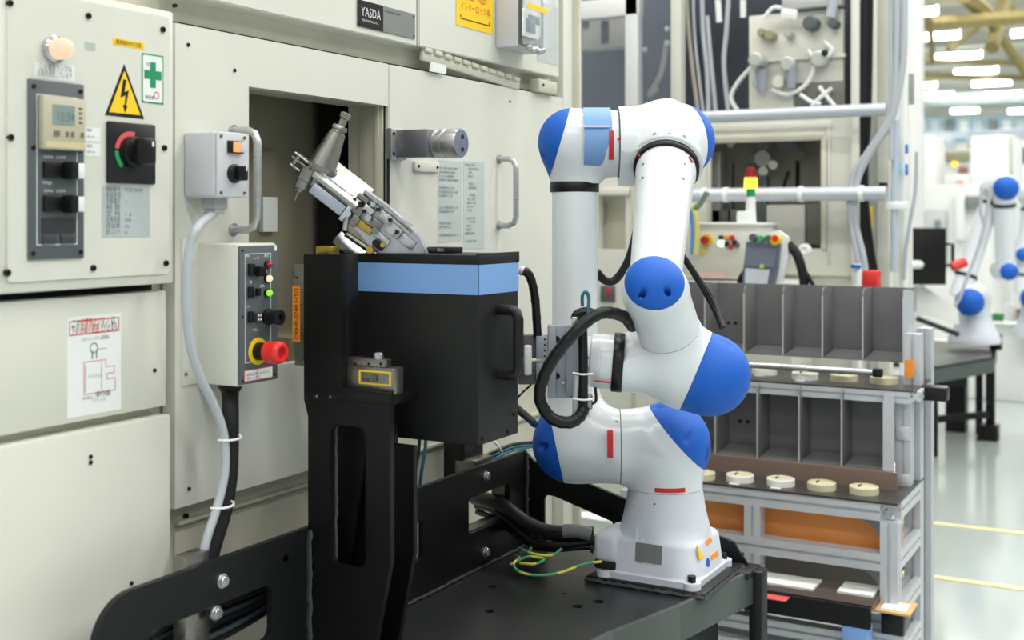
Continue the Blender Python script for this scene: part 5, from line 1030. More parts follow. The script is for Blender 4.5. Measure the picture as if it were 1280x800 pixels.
# ================================================================ tool rack of aluminium profiles
def profile(b, p0, p1, s=.045):
    p0, p1 = V(p0), V(p1); ax = (p1 - p0).normalized(); t = Z3 if abs(ax.z) < .9 else X3; r = ax.cross(t).normalized(); u = ax.cross(r) * -1
    fr = Fr(p0, r, u)
    if fr.n.dot(ax) < 0: fr = Fr(p0, -r, u)
    h = s / 2; g = s * .09; d = s * .2; out = []
    for k in range(4):
        a = math.radians(90 * k); c_, s_ = math.cos(a), math.sin(a)
        for x, y in ((h, -h), (h, -g), (h - d, -g), (h - d, g), (h, g)): out.append((x * c_ - y * s_, x * s_ + y * c_))
    b.poly(fr, out, 0, (p1 - p0).length); return b
def rack():
    XL, XB, XU = 3.40, 3.76, 3.80
    yr = onX(1111, 0, XL).y; yl = onX(800, 0, XL + .1).y; s = .048; h = s / 2
    t = thing('tool_rack', 'aluminium profile rack with two tiers of grey bins and shelves, right of the robot', 'rack', (3.6, (yr + yl) / 2, 0))
    xl, xb = XL + h, XB - h + .02
    zs1 = onX(1110, 631, XL).z; zt = zs1 - .0
    def prof(n, a, c, s_=s): return put(profile(B(), a, c, s_), n, ALU, t, sharp=20)
    ym = onX(940, 0, XL).y
    prof('post', (xl, yr, 0), (xl, yr, zs1 - s)); prof('post', (xb, yr, 0), (xb, yr, 1.0)); prof('post', (xl, yl, 0), (xl, yl, zs1 - s)); prof('post', (xb, yl, 0), (xb, yl, 1.1)); 
    # front rails and side rails
    zr = [zs1 - h, onX(1095, 703, XL).z, .12]
    for z in zr: prof('front_rail', (xl, yl - h, z), (xl, yr + h, z)); prof('back_rail', (xb, yl - h, z), (xb, yr + h, z)); prof('side_rail', (xl + h, yr, z), (xb - h, yr, z)); prof('side_rail', (xl + h, yl, z), (xb - h, yl, z))
    prof('post', (xl, ym, zr[1] + h), (xl, ym, zr[0] - h)); prof('post', (xl, ym, zr[2] + h), (xl, ym, zr[1] - h))
    prof('side_rail', (xl + h, yr, onX(1111, 770, XL).z), (xb - h, yr, onX(1111, 770, XL).z))
    # orange screen behind the front frame, lower blank
    om = mat('orange_acrylic', (255, 165, 92), .2, noise=.12, nscale=5)
    z0, z1 = zr[1] + h, zr[0] - h
    put(B().box((xl + .06, yl, z0 - .02), (xl + .064, yr - .02, z1 - .012)), 'orange_screen', om, t, 'glossy orange acrylic screen')
    put(B().box((xl - .0, ym + .02, z1 - .006), (xl + .005, yr - .03, z1)), 'white_strip', PAPER, t)
    g = B()
    for z, (ya, sg) in ((z1, (yr + h, 1)), (z0 - s, (yr + h, 1))):
        b = B(); f = Fr((xl - .002, 0, 0), -Y3, Z3); b.poly(f, [(-ya, z), (-ya - .085, z)] + [(-ya - .085 + .085 * math.sin(q) , z - .075 + .075 * math.cos(q)) for q in [math.radians(18 * i) for i in range(1, 6)]], 0, .004); put(b, 'corner_gusset', mat('gusset_grey', (128, 132, 138), .4, .6), t)
    # shelves
    sm = mat('dark_shelf', (66, 64, 62), .35, .2)
    put(B().box((XL - .004, yl - .02, zs1), (XB + .03, yr - .024, zs1 + .006)), 'shelf', sm, t, 'dark lower shelf plate')
    brn = mat('brown_strip', (128, 108, 98), .5)
    XU0 = 3.60; yu = onX(1142, 0, XU0).y; zs2 = onX(1142, 489, XU0).z
    put(B().box((XU0, yl + .1 if False else yl, zs2 - .004), (XU0 + .34, yu, zs2)), 'shelf', sm, t, 'dark upper shelf plate')
    prof('shelf_rail', (XU0 + .018, yl, zs2 - .022), (XU0 + .018, yu + .012, zs2 - .022), .034)
    yp1, yp2 = onX(1127, 0, XU0 + .02).y, onX(1155, 0, XU0 + .28).y
    prof('upper_post', (XU0 + .06, yp1, zs1), (XU0 + .06, yp1, zs2 - .03), .045); prof('upper_post', (XU0 + .30, yp2, 0), (XU0 + .30, yp2, onX(1160, 410, XU0 + .3).z), .045)
    prof('side_rail', (XU0 + .03, yu, zs2 - .02), (XU0 + .3, yp2, zs2 - .02), .03)
    for z in (zs2 - .13, zs1 + .02): put(B().box((XU0 + .03, yp1 - .02, z - .02), (XU0 + .035, yp1 + .02, z + .02), .002), 'profile_joint', ALU, t)
    # bins
    bmm = mat('bin_grey_sheet', (126, 126, 128), .42, .3, noise=.08, nscale=8); bme = mat('bin_edge', (214, 216, 218), .35, .6)
    def bins(nm, pxs, x, dep, ztop, zbot, pxend):
        ysx = [onX(p, 0, x).y for p in pxs]; dy = (ysx[0] - ysx[-1]) / (len(ysx) - 1)
        t2 = thing('bin_row', nm, 'tool bins', (x, ysx[-1], zbot)); xb_ = x + dep; yrr = ysx[-1]
        y = ysx[0] + dy * 0
        for i, y in enumerate(ysx):
            r = .025; pts = [(x, zbot), (xb_, zbot), (xb_, ztop), (x + r, ztop)] + [(x + r - r * math.sin(q), ztop - r + r * math.cos(q)) for q in [math.radians(22.5 * k) for k in range(1, 5)]]
            b = B(); b.poly(Fr((0, y + .0015, 0), X3, Z3), pts, 0, .003); put(b, 'divider', bmm, t2)
            put(B().box((x - .0015, y - .0022, zbot), (x, y + .0022, ztop - r)), 'divider_edge', bme, t2)
            if i < len(ysx) - 1:
                put(B().box((xb_ - .003, y - dy + .002, zbot), (xb_, y - .002, ztop + .0)), 'back_panel', bmm, t2)
                f = Fr((x + .01, y - .004, zbot), -Y3, V((math.cos(.14), 0, math.sin(.14)))); put(B().poly(f, [(.0, 0), (dy - .008, 0), (dy - .014, dep * .8), (.006, dep * .8)], 0, .002), 'bin_floor', bmm, t2)
        put(B().box((x - .001, yrr - .03, zbot - .004), (x + .003, yrr, ztop)), 'end_upright', ALU, t2)
        put(B().box((x, yrr, zbot - .004), (xb_, ysx[0], zbot)), 'base_sheet', bmm, t2)
        for ddy in (.02, -.005): 
            p = V((xb_ - .0045, ysx[1] - dy * .45 + ddy, zbot + (ztop - zbot) * .38)); put(B().cyl(p, p + X3 * .002, .006, seg=12), 'hole', GAPM, t2)
        return dy
    bins('upper row of open grey sheet metal tool bins', (830, 881, 930, 978.5, 1028, 1078.5, 1129), XU - .02, .13, onX(1078, 361, XU - .02).z, onX(1078, 449, XU - .02).z, 1145)
    bins('lower row of open grey sheet metal tool bins', (842, 894, 946.6, 998.8, 1052, 1104.6), 3.58, .13, onX(1052, 487, 3.58).z, onX(1052, 583, 3.58).z, 1125)
    put(B().box((3.565, onX(1122, 0, 3.57).y, zs1 + .006), (3.575, yl, onX(1052, 583, 3.58).z)), 'brown_strip', brn, t)
    # silver rod with black end, guide bracket
    a, c = onX(930, 456, 3.66), onX(1091, 463, 3.66); c = V((3.66, c.y, a.z)); rod = put(B().cyl(a + Y3 * .2, c, .010, seg=16), 'rod', STEEL, t); put(B().box((3.65, c.y - .028, c.z - .012), (3.675, c.y, c.z + .012), .003), 'rod_end', BLKPL, rod)
    p = onX(1136, 459, 3.7); put(B().box((p.x, p.y - .012, p.z - .03), (p.x + .01, p.y + .012, p.z + .022)), 'orange_marker', ORG, t)
    # lower shelf with pads
    zl = onX(1060, 755, XL - .12).z + .018; yq = onX(1088, 0, XL - .12).y
    dk = mat('brown_black_plate', (74, 60, 54), .4)
    put(B().box((XL - .12, yl, zl - .03), (XB, yq, zl - .018)), 'lower_deck', dk, t); put(B().box((XL - .13, yl, zl - .075), (XL - .11, yq, zl - .018)), 'deck_front', BLKPL, t)
    for i, (l, r_, y_) in enumerate(((942, 1024, 722), (1046, 1094, 735))):
        pa, pb = onZ(l, y_ + 5, zl - .016), onZ(r_, y_ + 8, zl - .016); put(B().box((pa.x, pb.y, zl - .018), (pa.x + .10, pa.y, zl - .012)), 'white_pad', mat('pad_white', (240, 244, 240), .5), t)
    pa, pb = onZ(938, 742, zl - .017), onZ(990, 744, zl - .017); put(B().box((pa.x - .02, pb.y, zl - .018), (pa.x + .02, pa.y, zl - .016)), 'red_tape', mat('red_tape', (232, 92, 88), .5), t)
    p = onX(1068, 790, XL - .13); put(B().box((p.x, p.y - .035, 0), (p.x + .06, p.y + .035, zl - .075), .004), 'blue_leg', LBLUE, t)
    for z in (zl - .13, zl - .2, zl - .27): prof('drawer_rail', (XL - .06, yl, z), (XL - .06, onX(1055, 0, XL - .06).y, z), .04)
    # small platform with cardboard at the right corner
    p = onX(1118, 758, XL - .02); k = put(B().box((p.x - .045, p.y - .05, p.z - .01), (p.x + .07, p.y + .05, p.z - .002), .003), 'side_tray', mat('cardboard', (206, 172, 118), .7), t); put(B().box((p.x - .03, p.y - .035, p.z - .002), (p.x + .04, p.y + .03, p.z)), 'white_card', PAPER, t)
    put(B().box((p.x - .03, p.y - .03, p.z - .07), (p.x + .05, p.y + .03, p.z - .01), .004), 'tray_motor', BLKPL, t); prof('tray_arm', (p.x, p.y - .03, p.z - .09), (p.x, p.y + .12, p.z - .09), .03)
    # black clamp at the side
    p = onX(1170, 491, 3.75); put(B().box((3.72, p.y - .035, p.z - .022), (3.78, p.y + .04, p.z + .02), .005), 'side_clamp', BLKPL, t)
    # round tool rests
    wm = mat('rest_white', (232, 232, 228), .4); cm = mat('rest_cream', (208, 204, 172), .45)
    def rest(px, py, z, k, lab, r=.041):
        p = onZ(px, py, z + .012); c = V((p.x, p.y, z)); o = thing('tool_rest', lab, 'tool rest', c, 'round tool rests on the rack shelves')
        put(B().lathe(c, Z3, [(0, r), (.018, r), (.020, r * .97), (.020, r * .86), (.016, r * .84), (.016, 0)], 32), 'ring', wm if k else cm, o, sharp=30); put(B().lathe(c + Z3 * .014, Z3, [(0, r * .8), (.004, r * .8), (.005, r * .76), (.005, 0)], 28), 'insert', cm, o)
        for a in (.6, 2.6): put(B().cyl(c + V((-.01 * math.cos(a), .02 * math.sin(a), .018)), c + V((-.01 * math.cos(a), .02 * math.sin(a), .024)), .003, seg=8), 'locating_pin', BLKPL if a < 1 else BRASS, o)
        if k: put(B().box((c.x - r - .018, c.y - .015, z), (c.x - r - .006, c.y + .015, z + .002)), 'name_tab', PAPER, o)
    Z1, Z2 = zs1 + .006, zs2
    for px, py, k, lab in ((877, 593, 0, 'cream round rest on the lower shelf, half hidden by the robot'), (925, 596, 1, 'white rimmed round rest on the lower shelf, nearest the robot'), (976, 601, 1, 'white rimmed round rest on the lower shelf, second from the robot'), (1027, 606, 0, 'cream round rest on the lower shelf, third from the robot'), (1080, 611, 0, 'cream round rest on the lower shelf, at the right corner')): rest(px, py, Z1, k, lab)
    for px, py, k, lab in ((955, 463, 1, 'white rimmed round rest on the upper shelf, nearest the robot'), (1006, 469, 1, 'white rimmed round rest on the upper shelf, second from the robot'), (1055, 471, 0, 'cream round rest on the upper shelf, third from the robot'), (1105, 474, 0, 'cream round rest on the upper shelf, at the right corner')): rest(px, py, Z2, k, lab)
    for px, py in ((917, 588), (1013, 597), (1113, 605)): p = onZ(px, py, Z1); put(B().box((p.x - .006, p.y - .008, Z1), (p.x + .006, p.y + .008, Z1 + .014), .002), 'shelf_stop', BLKPL, t)
rack()

# ================================================================ background machine facing the camera
XM = 4.9
def mp(px, py, x=XM): p = onX(px, py, x); return (-p.y, p.z)
def fbx(name, m, par, x, pl, pt, pr, pb, th, lab=None, bev=.004):
    """box whose face lies in the plane X = x, between two corner pixels, reaching th behind it"""
    a, c = mp(pl, pt, x), mp(pr, pb, x); return put(B().box((x, -c[0], c[1]), (x + th, -a[0], a[1]), bev), name, m, par, lab)
def backmachine():
    t = thing('rear_machine', 'beige machine behind the robot with two recessed windows and grey conduits', 'machine', (5.4, 2.2, 0))
    f = Fr((XM, 0, 0), -Y3, Z3); X = XM
    # front wall with two openings
    A = lambda l, t_, r, b: [mp(l, b), mp(r, b), mp(r, t_), mp(l, t_)]
    def rcp(l, t_, r, b, x=XM): a, c = mp(l, t_, x), mp(r, b, x); return [(a[0], c[1]), (c[0], c[1]), (c[0], a[1]), (a[0], a[1])]
    out = rcp(700, -160, 1072, 360); out[0] = (out[0][0], .02); out[1] = (out[1][0], .02)
    b = B(); b.poly(Fr((XM + .05, 0, 0), -Y3, Z3), out, 0, .05, [rcp(722, -150, 1068, 139), rcp(885, 172, 1026, 311), rcp(748, 240, 782, 312)]); put(b, 'front_wall', BEIGE3, t)
    # glazed upper compartment: dark interior
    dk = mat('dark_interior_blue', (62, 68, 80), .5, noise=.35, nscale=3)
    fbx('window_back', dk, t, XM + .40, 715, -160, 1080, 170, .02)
    z0 = mp(0, 139)[1]
    zf = onX(900, 139, XM).z; put(B().box((XM + .05, onX(1068, 0, XM).y, zf - .02), (XM + .42, onX(722, 0, XM).y, zf), 0), 'window_floor', BEIGE3, t)
    fbx('pale_unit', mat('pale_unit', (196, 192, 180), .5, noise=.1), t, XM + .25, 722, 18, 784, 58, .1); fbx('dark_door', GAPM, t, XM + .24, 751, 26, 760, 54, .02); fbx('small_screen', DKGREY, t, XM + .24, 727, 26, 735, 34, .02)
    wm = mat('pale_frame', (224, 226, 226), .4)
    fbx('window_frame', wm, t, XM - .01, 720, 2, 798, 18, .06); fbx('window_frame', wm, t, XM - .01, 781, -160, 797, 139, .06); fbx('window_frame', BEIGE3, t, XM - .01, 838, -160, 851, 139, .06)
    fbx('window_pane', mat('reflecting_pane', (150, 160, 176), .08, alpha=.18), t, XM + .0, 722, -160, 838, 139, .004)
    # pipes in the compartment
    for i, (pts, m, r) in enumerate((([(857, -20), (860, 30), (866, 90), (874, 150)], mat('taupe_hose', (168, 164, 152), .4), .010), ([(866, -20), (868, 40), (874, 100), (880, 145)], CABG, .007), ([(877, -20), (879, 40), (884, 90), (886, 145)], CABG, .011), ([(884, 20), (888, 70), (892, 110), (895, 145)], CABG, .010),
                                    ([(912, -20), (908, 40), (905, 80), (911, 145)], CABG, .011), ([(897, 0), (898, 10), (899, 28)], PAPER, .014), ([(929, 0), (929, 22)], PAPER, .014), ([(848, 0), (849, 20)], STEEL, .018), ([(822, 110), (812, 118), (826, 92), (834, 50)], mat('taupe_hose', (168, 164, 152)), .012), ([(941, 82), (922, 104), (914, 122), (922, 138), (930, 142)], PAPER, .010))):
        put(B().tube([onX(x, y, XM + .12) for x, y in pts], r, 10), 'hose', m, t)
    for (px, py) in ((850, 46), (806, 62), (834, 36), (834, 54)): put(B().sphere(onX(px, py, XM + .1), .012, seg=12), 'fitting', PAPER, t)
    # pneumatic board
    pb = fbx('pneumatic_board', BEIGE3, t, XM + .02, 936, 20, 1054, 140, .03)
    put(B().box((XM + .0, onX(1056, 0, XM).y, mp(0, 139)[1]), (XM + .02, onX(936, 0, XM).y, mp(0, 136)[1])), 'board_lip', BEIGE3, t)
    sg = mat('soft_grey_metal', (186, 190, 188), .4, .3)
    for (px, py, r, l, m) in ((953, 78, .030, .10, sg), (951, 104, .026, .04, CABG), (989, 82, .030, .06, sg), (1028, 76, .034, .06, sg), (966, 46, .022, .05, mat('khaki_metal', (150, 146, 118), .5)), (989, 44, .018, .05, sg), (955, 42, .018, .04, MATS['khaki_metal']), (1017, 31, .03, .06, DKGREY), (1045, 31, .02, .06, DKGREY), (976, 104, .026, .04, BEIGE3)):
        p = onX(px, py, XM + .02); put(B().lathe(p, -X3, [(0, r), (l, r), (l + .004, r * .8), (l + .008, r * .8), (l + .008, 0)], 20), 'regulator', m, t)
    for (px, py) in ((952, 96), (989, 92)): p = onX(px, py, XM - .02); put(B().cyl(p + Z3 * .03, p - Z3 * .06, .026, .018, 16), 'filter_bowl', mat('smoke_bowl', (150, 158, 168), .3), t)
    put(B().sphere(onX(1031, 66, XM - .05), .014, seg=12), 'black_cap', BLKPL, t)
    for pts in (((1010, 62), (1018, 80), (1008, 105), (985, 118), (965, 112)), ((955, 22), (966, 10), (978, 10)), ((1040, 110), (1022, 125), (1010, 140)), ((1024, 108), (1036, 124), (1048, 138)), ((1000, 118), (1015, 128), (1026, 130)), ((1030, 52), (1040, 62), (1034, 72))): put(B().tube([onX(x, y, XM - .01) for x, y in pts], .009, 8), 'white_hose', PAPER, t)
    fbx('dark_recess', mat('recess_grey', (116, 116, 110), .5), t, XM + .015, 992, 104, 1054, 139, .006); fbx('upper_bracket', sg, t, XM - .02, 977, -4, 1052, 6, .05)
    put(B().tube([onX(1038, 22, XM - .02), onX(1046, -20, XM - .02)], .022, 10, smooth=False), 'pipe_stub', CABG, t)
    put(B().tube([onX(978, 16, XM - .06), onX(995, 18, XM - .06)], .02, 10, smooth=False), 'small_tube', lamp_mat('glowing_white', (250, 250, 248), .5), t)  # white tube with a slight glow put into its material
    # lower window
    it = mat('lower_interior', (176, 172, 158), .5, noise=.12, nscale=4)
    b = B(); a, c = mp(870, 160), mp(1040, 330); b.box((XM + .34, -c[0], c[1]), (XM + .36, -a[0], a[1])); b.box((XM + .05, -c[0] + .0, c[1]), (XM + .34, -c[0] + .02, a[1])); b.box((XM + .05, -a[0] - .02, c[1]), (XM + .34, -a[0], a[1])); b.box((XM + .05, -c[0], c[1]), (XM + .34, -a[0], c[1] + .02)); put(b, 'lower_chamber', it, t)
    for i, (l, tt, r, bb, m) in enumerate(((884, 170, 1028, 175, BEIGE2), (884, 175, 888, 312, BEIGE2), (1026, 172, 1033, 312, BEIGE2))): fbx('window_trim', m, t, XM - .012, l, tt, r, bb, .02)
    for (px, py, r, m) in ((953, 198, .034, mat('mid_metal', (150, 152, 150), .45)), (955, 180, .028, DKGREY), (980, 180, .03, DKGREY), (990, 182, .026, DKGREY), (966, 206, .02, sg), (1001, 196, .024, DKGREY), (939, 198, .022, DKGREY), (954, 214, .02, sg), (913, 180, .015, sg)): put(B().cyl(onX(px, py, XM + .3), onX(px, py, XM + .16), r, seg=16), 'fixture', m, t)
    for (l, tt, r, bb, m) in ((888, 190, 900, 310, sg), (909, 204, 914, 290, DKGREY), (951, 220, 958, 290, DKGREY), (1008, 254, 1026, 306, MATS['recess_grey']), (958, 256, 1006, 312, BEIGE3), (880, 262, 925, 282, MATS['recess_grey']), (994, 200, 996, 240, GAPM)): fbx('fixture_block', m, t, XM + .14, l, tt, r, bb, .05)
    put(B().tube([onX(986, 214, XM + .15), onX(982, 225, XM + .15), onX(979, 236, XM + .15)], .008, 8), 'fixture_hose', BLKPL, t)
    fbx('door_outline', BEIGE3, t, XM - .006, 1034, 160, 1038, 330, .01); fbx('door_outline', BEIGE3, t, XM - .006, 868, 157, 1040, 160, .01)
    fbx('left_recess_panel', BEIGE3, t, XM - .02, 748, 236, 786, 244, .03); fbx('recess_back', BEIGE2, t, XM + .12, 744, 236, 786, 318, .02); fbx('grey_inset', sg, t, XM + .08, 747, 250, 752, 282, .04); fbx('switch_plate', DKGREY, t, XM - .01, 750, 357, 768, 378, .02); fbx('switch_dot', REDM, t, XM - .016, 757, 360, 763, 368, .01)
    put(B().box((XM + .05, onX(1072, 0, XM).y, .02), (XM + .45, onX(1072, 0, XM).y + .04, 2.9)), 'side_wall', BEIGE3, t)
    put(B().box((XM - .012, onX(790, 0, XM).y - .01, .02), (XM, onX(790, 0, XM).y, onX(790, 150, XM).z)), 'panel_seam', BEIGE2, t); put(B().box((XM - .012, onX(860, 0, XM).y, onX(860, 338, XM).z - .01), (XM - .0, onX(1068, 0, XM).y, onX(860, 338, XM).z)), 'panel_seam', BEIGE2, t)
    # horizontal conduits in front
    def pipe(n, lab, x, l, r, py, rad, m=CABG, clips=()):
        a, c = onX(l, py, x), onX(r, py, x); c.z = a.z
        q = thing(n, lab, 'conduit', (a + c) / 2); put(B().tube([a, c], rad, 16, smooth=False), 'tube', m, q)
        for cx in clips: p = onX(cx, py, x); p.z = a.z; put(B().tube([p + Y3 * .009, p - Y3 * .009], rad * 1.12, 16, smooth=False), 'clip', PAPER, q)
    pm = mat('conduit_grey', (196, 202, 214), .3, .2)
    pipe('conduit', 'thick pale grey conduit across the rear machine between its two windows', 4.75, 842, 1108, 148, .025, pm); pipe('conduit', 'thick pale grey conduit across the lower window of the rear machine', 4.72, 862, 1108, 244, .028, pm, (881, 908, 1002, 1077))
    return t
backmachine()
def rearstuff():
    # control console with stack light, pendant
    x = 4.55
    t = thing('control_console', 'cream control console with a small red stop button behind the robot forearm', 'console', onX(905, 350, x))
    fbx('body', BEIGE3, t, x, 850, 281, 948, 350, .25); fbx('lower_body', BEIGE3, t, x - .03, 850, 350, 990, 470, .3)
    fbx('top_edge', PAPER, t, x - .006, 868, 278, 950, 282, .26)
    for (px, py, r, m, n) in ((884, 300, .024, YEL2, 'stop_ring'), (879, 315, .009, YEL, 'yellow_knob'), (902, 304, .015, lamp_mat('green_white_lamp', (205, 255, 205), 1.2), 'green_lamp')):
        p = onX(px, py, x); put(B().cyl(p, p - X3 * .01, r, seg=20), n, m, t)
    p = onX(883, 300, x - .01); put(B().lathe(p, -X3, [(0, .012), (.014, .012), (.016, .017), (.028, .016), (.03, 0)], 20), 'stop_button', mat('dark_red_button', (170, 24, 28), .35), t)
    for i, (px, py, m) in enumerate(((902, 297, BLKPL), (909, 297, ORG), (909, 305, BLKPL), (916, 297, REDM), (919, 303, BLKPL), (914, 308, REDM), (922, 306, DKGREY))): p = onX(px, py, x); put(B().box((x - .012, p.y - .009, p.z - .009), (x, p.y + .009, p.z + .009), .002), 'button', m, t)
    put(B().box((x - .032, onX(892, 0, x).y - .06, onX(892, 344, x).z - .012), (x - .029, onX(892, 0, x).y + .05, onX(892, 344, x).z + .012)), 'pale_red_label', mat('pale_red', (226, 190, 184), .5), t)
    # stack light
    c = onX(938.5, 282, x + .05); s_ = thing('stack_light', 'signal tower with red, lit amber and green tiers on the cream console', 'signal light', c)
    xx = x + .05; z = lambda py: onX(938, py, xx).z
    put(B().lathe((c.x, c.y, c.z), Z3, [(0, .022), (z(246) - c.z, .018)], 20), 'pole', PAPER, s_); put(B().box((c.x - .03, c.y - .01, c.z - .02), (c.x + .03, c.y + .05, z(264)), .006), 'foot', PAPER, s_)
    put(B().cyl((c.x, c.y, z(246)), (c.x, c.y, z(236)), .017, seg=20), 'green_tier', mat('green_lens', (20, 150, 80), .3), s_); put(B().cyl((c.x, c.y, z(236)), (c.x, c.y, z(222)), .027, .025, 20), 'amber_tier', lamp_mat('amber_lamp', (255, 205, 60), 1.6), s_, 'lit amber tier')
    put(B().lathe((c.x, c.y, z(222)), Z3, [(0, .020), (z(211) - z(222), .017), (z(209) - z(222), .010), (z(209) - z(222), 0)], 20), 'red_tier', mat('red_lens', (200, 36, 30), .3, emit=(200, 36, 30), estr=.15), s_)
    # teach pendant in a holder
    x2 = 4.40; q = thing('teach_pendant', 'grey teach pendant with coloured buttons hanging on the console', 'pendant', onX(958, 360, x2))
    f = Fr((x2, 0, 0), -Y3, Z3); P = lambda px, py: mp(px, py, x2)
    put(B().poly(f, [P(937, 296), P(975, 294), P(985, 300), P(986, 325), P(970, 365), P(975, 290), P(984, 292)][0:0] + [P(930, 370), P(934, 300), P(940, 290), P(972, 288), P(984, 296), P(985, 322), P(970, 370)], -.03, .0), 'holder', PAPER, q)
    put(B().poly(f, [P(930, 345), P(935, 302), P(977, 305), P(974, 336), P(966, 370), P(930, 370)], 0, .02), 'body', mat('pendant_grey', (96, 104, 122), .4), q)
    put(B().poly(f, [P(935, 309), P(973, 311), P(970, 334), P(933, 332)], .02, .022), 'screen', mat('pendant_screen', (112, 120, 140), .25), q)
    put(B().poly(f, [P(934, 335), P(964, 337), P(960, 362), P(933, 362)], .02, .023), 'keypad', mat('keypad_grey', (206, 212, 222), .4), q)
    for px, py, r, m in ((941, 297, .014, DKGREY), (951, 298, .011, mat('green_btn', (60, 170, 90), .4)), (960, 298, .012, DKGREY), (969, 300, .019, YEL2), (969, 298, .012, REDB), (952.5, 333, .008, mat('lime_btn', (190, 215, 60), .4))):
        p = onX(px, py, x2 - .022 - (.006 if m is REDB else 0)); put(B().cyl(p + X3 * .02, p - X3 * .006, r, seg=16), 'button', m, q)
    for k, pts in enumerate(([(985, 305), (996, 318), (1004, 345), (1006, 370)], [(990, 314), (1000, 330), (1014, 352), (1020, 370)], [(932, 340), (926, 352), (930, 372), (934, 380)])):
        put(B().tube([onX(a, b_, 4.42) for a, b_ in pts], (.018, .008, .014)[k], 10), 'pendant_cable', RUBBER, None, ('thick black cable right of the teach pendant', 'thin black cable curving right of the teach pendant', 'black cable left of the teach pendant')[k], 'cable')
    # round white knob, blue and yellow lines by the forearm
    p = onX(1007, 312, 4.7); put(B().lathe(p, -X3, [(0, .024), (.02, .024), (.024, .012), (.02, .010), (.02, 0)], 20), 'round_valve_knob', PAPER, None, 'round white knob below the lower window of the rear machine', 'knob')
    for pts, m, l in (([(864, 262), (867, 285), (866, 318)], mat('blue_hose', (90, 140, 205), .4), 'blue hose beside the forearm in front of the cream console'), ([(862, 255), (870, 270), (871, 300), (869, 318)], mat('yellow_hose', (214, 204, 110), .4), 'yellow hose beside the blue one near the forearm'), ([(884, 240), (874, 256), (866, 262)], mat('green_grey_hose', (120, 140, 120), .4), 'grey green hose under the conduit by the elbow')):
        put(B().tube([onX(a, b_, 4.5) for a, b_ in pts], .012, 8), 'coloured_hose', m, None, l, 'hose')
    # service column right of the rear machine: posts, black hose, pipe bundle
    c = thing('service_column', 'white and beige service column carrying pipes right of the rear machine', 'column', onX(1120, 500, 4.9))
    for (l, r, tt, x_, m) in ((1064, 1074, -160, 4.86, BEIGE3), (1096, 1112, -160, 5.05, BEIGE3), (1124, 1131, -160, 4.82, WHITEM), (1084, 1096, 140, 5.1, WHITEM)): a, b_ = onX(l, tt, x_), onX(r, tt, x_); put(B().box((x_, b_.y, 0), (x_ + .08, a.y, a.z), .004), 'post', m, c)
    fbx('back_sheet', WHITEM, c, 5.3, 1088, 132, 1140, 420, .02); fbx('upper_plate', BEIGE2, c, 5.35, 1086, 10, 1100, 128, .02)
    fbx('grey_plate', mat('grey_plate', (150, 158, 152), .5), c, 4.9, 1134, 92, 1142, 130, .02); fbx('cyan_band', mat('cyan_tape', (96, 205, 220), .5), c, 4.78, 1116, 202, 1125, 217, .02); fbx('blue_tag', mat('blue_tag', (70, 120, 200), .5), c, 4.78, 1131, 180, 1135, 192, .01); fbx('blue_tag', MATS['blue_tag'], c, 4.78, 1131, 205, 1135, 219, .01)
    fbx('brass_bush', mat('tan_fitting', (206, 172, 112), .5), c, 4.76, 1112, 314, 1122, 338, .03); fbx('yellow_strip', YEL, c, 4.9, 1083, 258, 1090, 288, .01); fbx('cross_clamp', PAPER, c, 4.74, 1106, 252, 1134, 262, .04); fbx('dark_clip', BLKPL, c, 4.85, 1098, 228, 1108, 240, .03)
    hoseb = lambda n, lab, pts, r, m, x_=4.8: put(B().tube([onX(a, b_, x_) for a, b_ in pts], r, 12), n, m, None, lab, 'pipe')
    hoseb('black_hose', 'thick black hose standing upright right of the rear machine', [(1083, -60), (1082, 40), (1080, 140), (1076, 230), (1082, 300), (1092, 360)], .030, RUBBER, 4.9)
    for i, pts in enumerate(([(1122, -60), (1121, 60), (1118, 120), (1112, 150), (1085, 190), (1066, 222), (1063, 270), (1074, 330), (1078, 345)], [(1131, -60), (1130, 60), (1124, 110), (1112, 155), (1090, 188), (1072, 225), (1068, 270), (1079, 320), (1082, 345)], [(1113, -60), (1114, 90), (1114, 200)])):
        hoseb('conduit_pipe', ('left pale conduit bending down beside the black hose', 'right pale conduit bending down beside the black hose', 'straight pale conduit on the service column')[i], pts, .013 if i < 2 else .009, CABG, 4.74)
    hoseb('clear_tube', 'clear sight tube standing on the service column', [(1119, 150), (1119, 200), (1118, 260), (1118, 340)], .015, mat('tube_grey_blue', (176, 190, 204), .2), 4.76)
    hoseb('white_wire', 'thin pale wire hanging left of the black cover box in the back', [(1146, 190), (1144, 240), (1134, 300), (1130, 350)], .007, CABG, 4.8)
    p0, p1 = onX(1077, 338, 4.3), onX(1097, 365, 4.3); v = put(B().box((4.3, p1.y, p1.z), (4.36, p0.y, p0.z), .008), 'red_valve', mat('red_valve', (214, 46, 40), .4), None, 'red valve body standing behind the upper bins', 'valve')
    p = onX(1072, 345, 4.3); put(B().tube([onX(1072, 330, 4.3), V((4.3, onX(1072, 330, 4.3).y, 0))], .014, 12, smooth=False), 'white_fitting', PAPER, None, 'white pipe fitting left of the red valve', 'fitting'); put(B().tube([onX(1070, 331, 4.29), onX(1070, 335, 4.29)], .018, 12, smooth=False), 'blue_collar', RBLUE, None, 'blue collar on the white fitting left of the red valve', 'collar')
rearstuff()

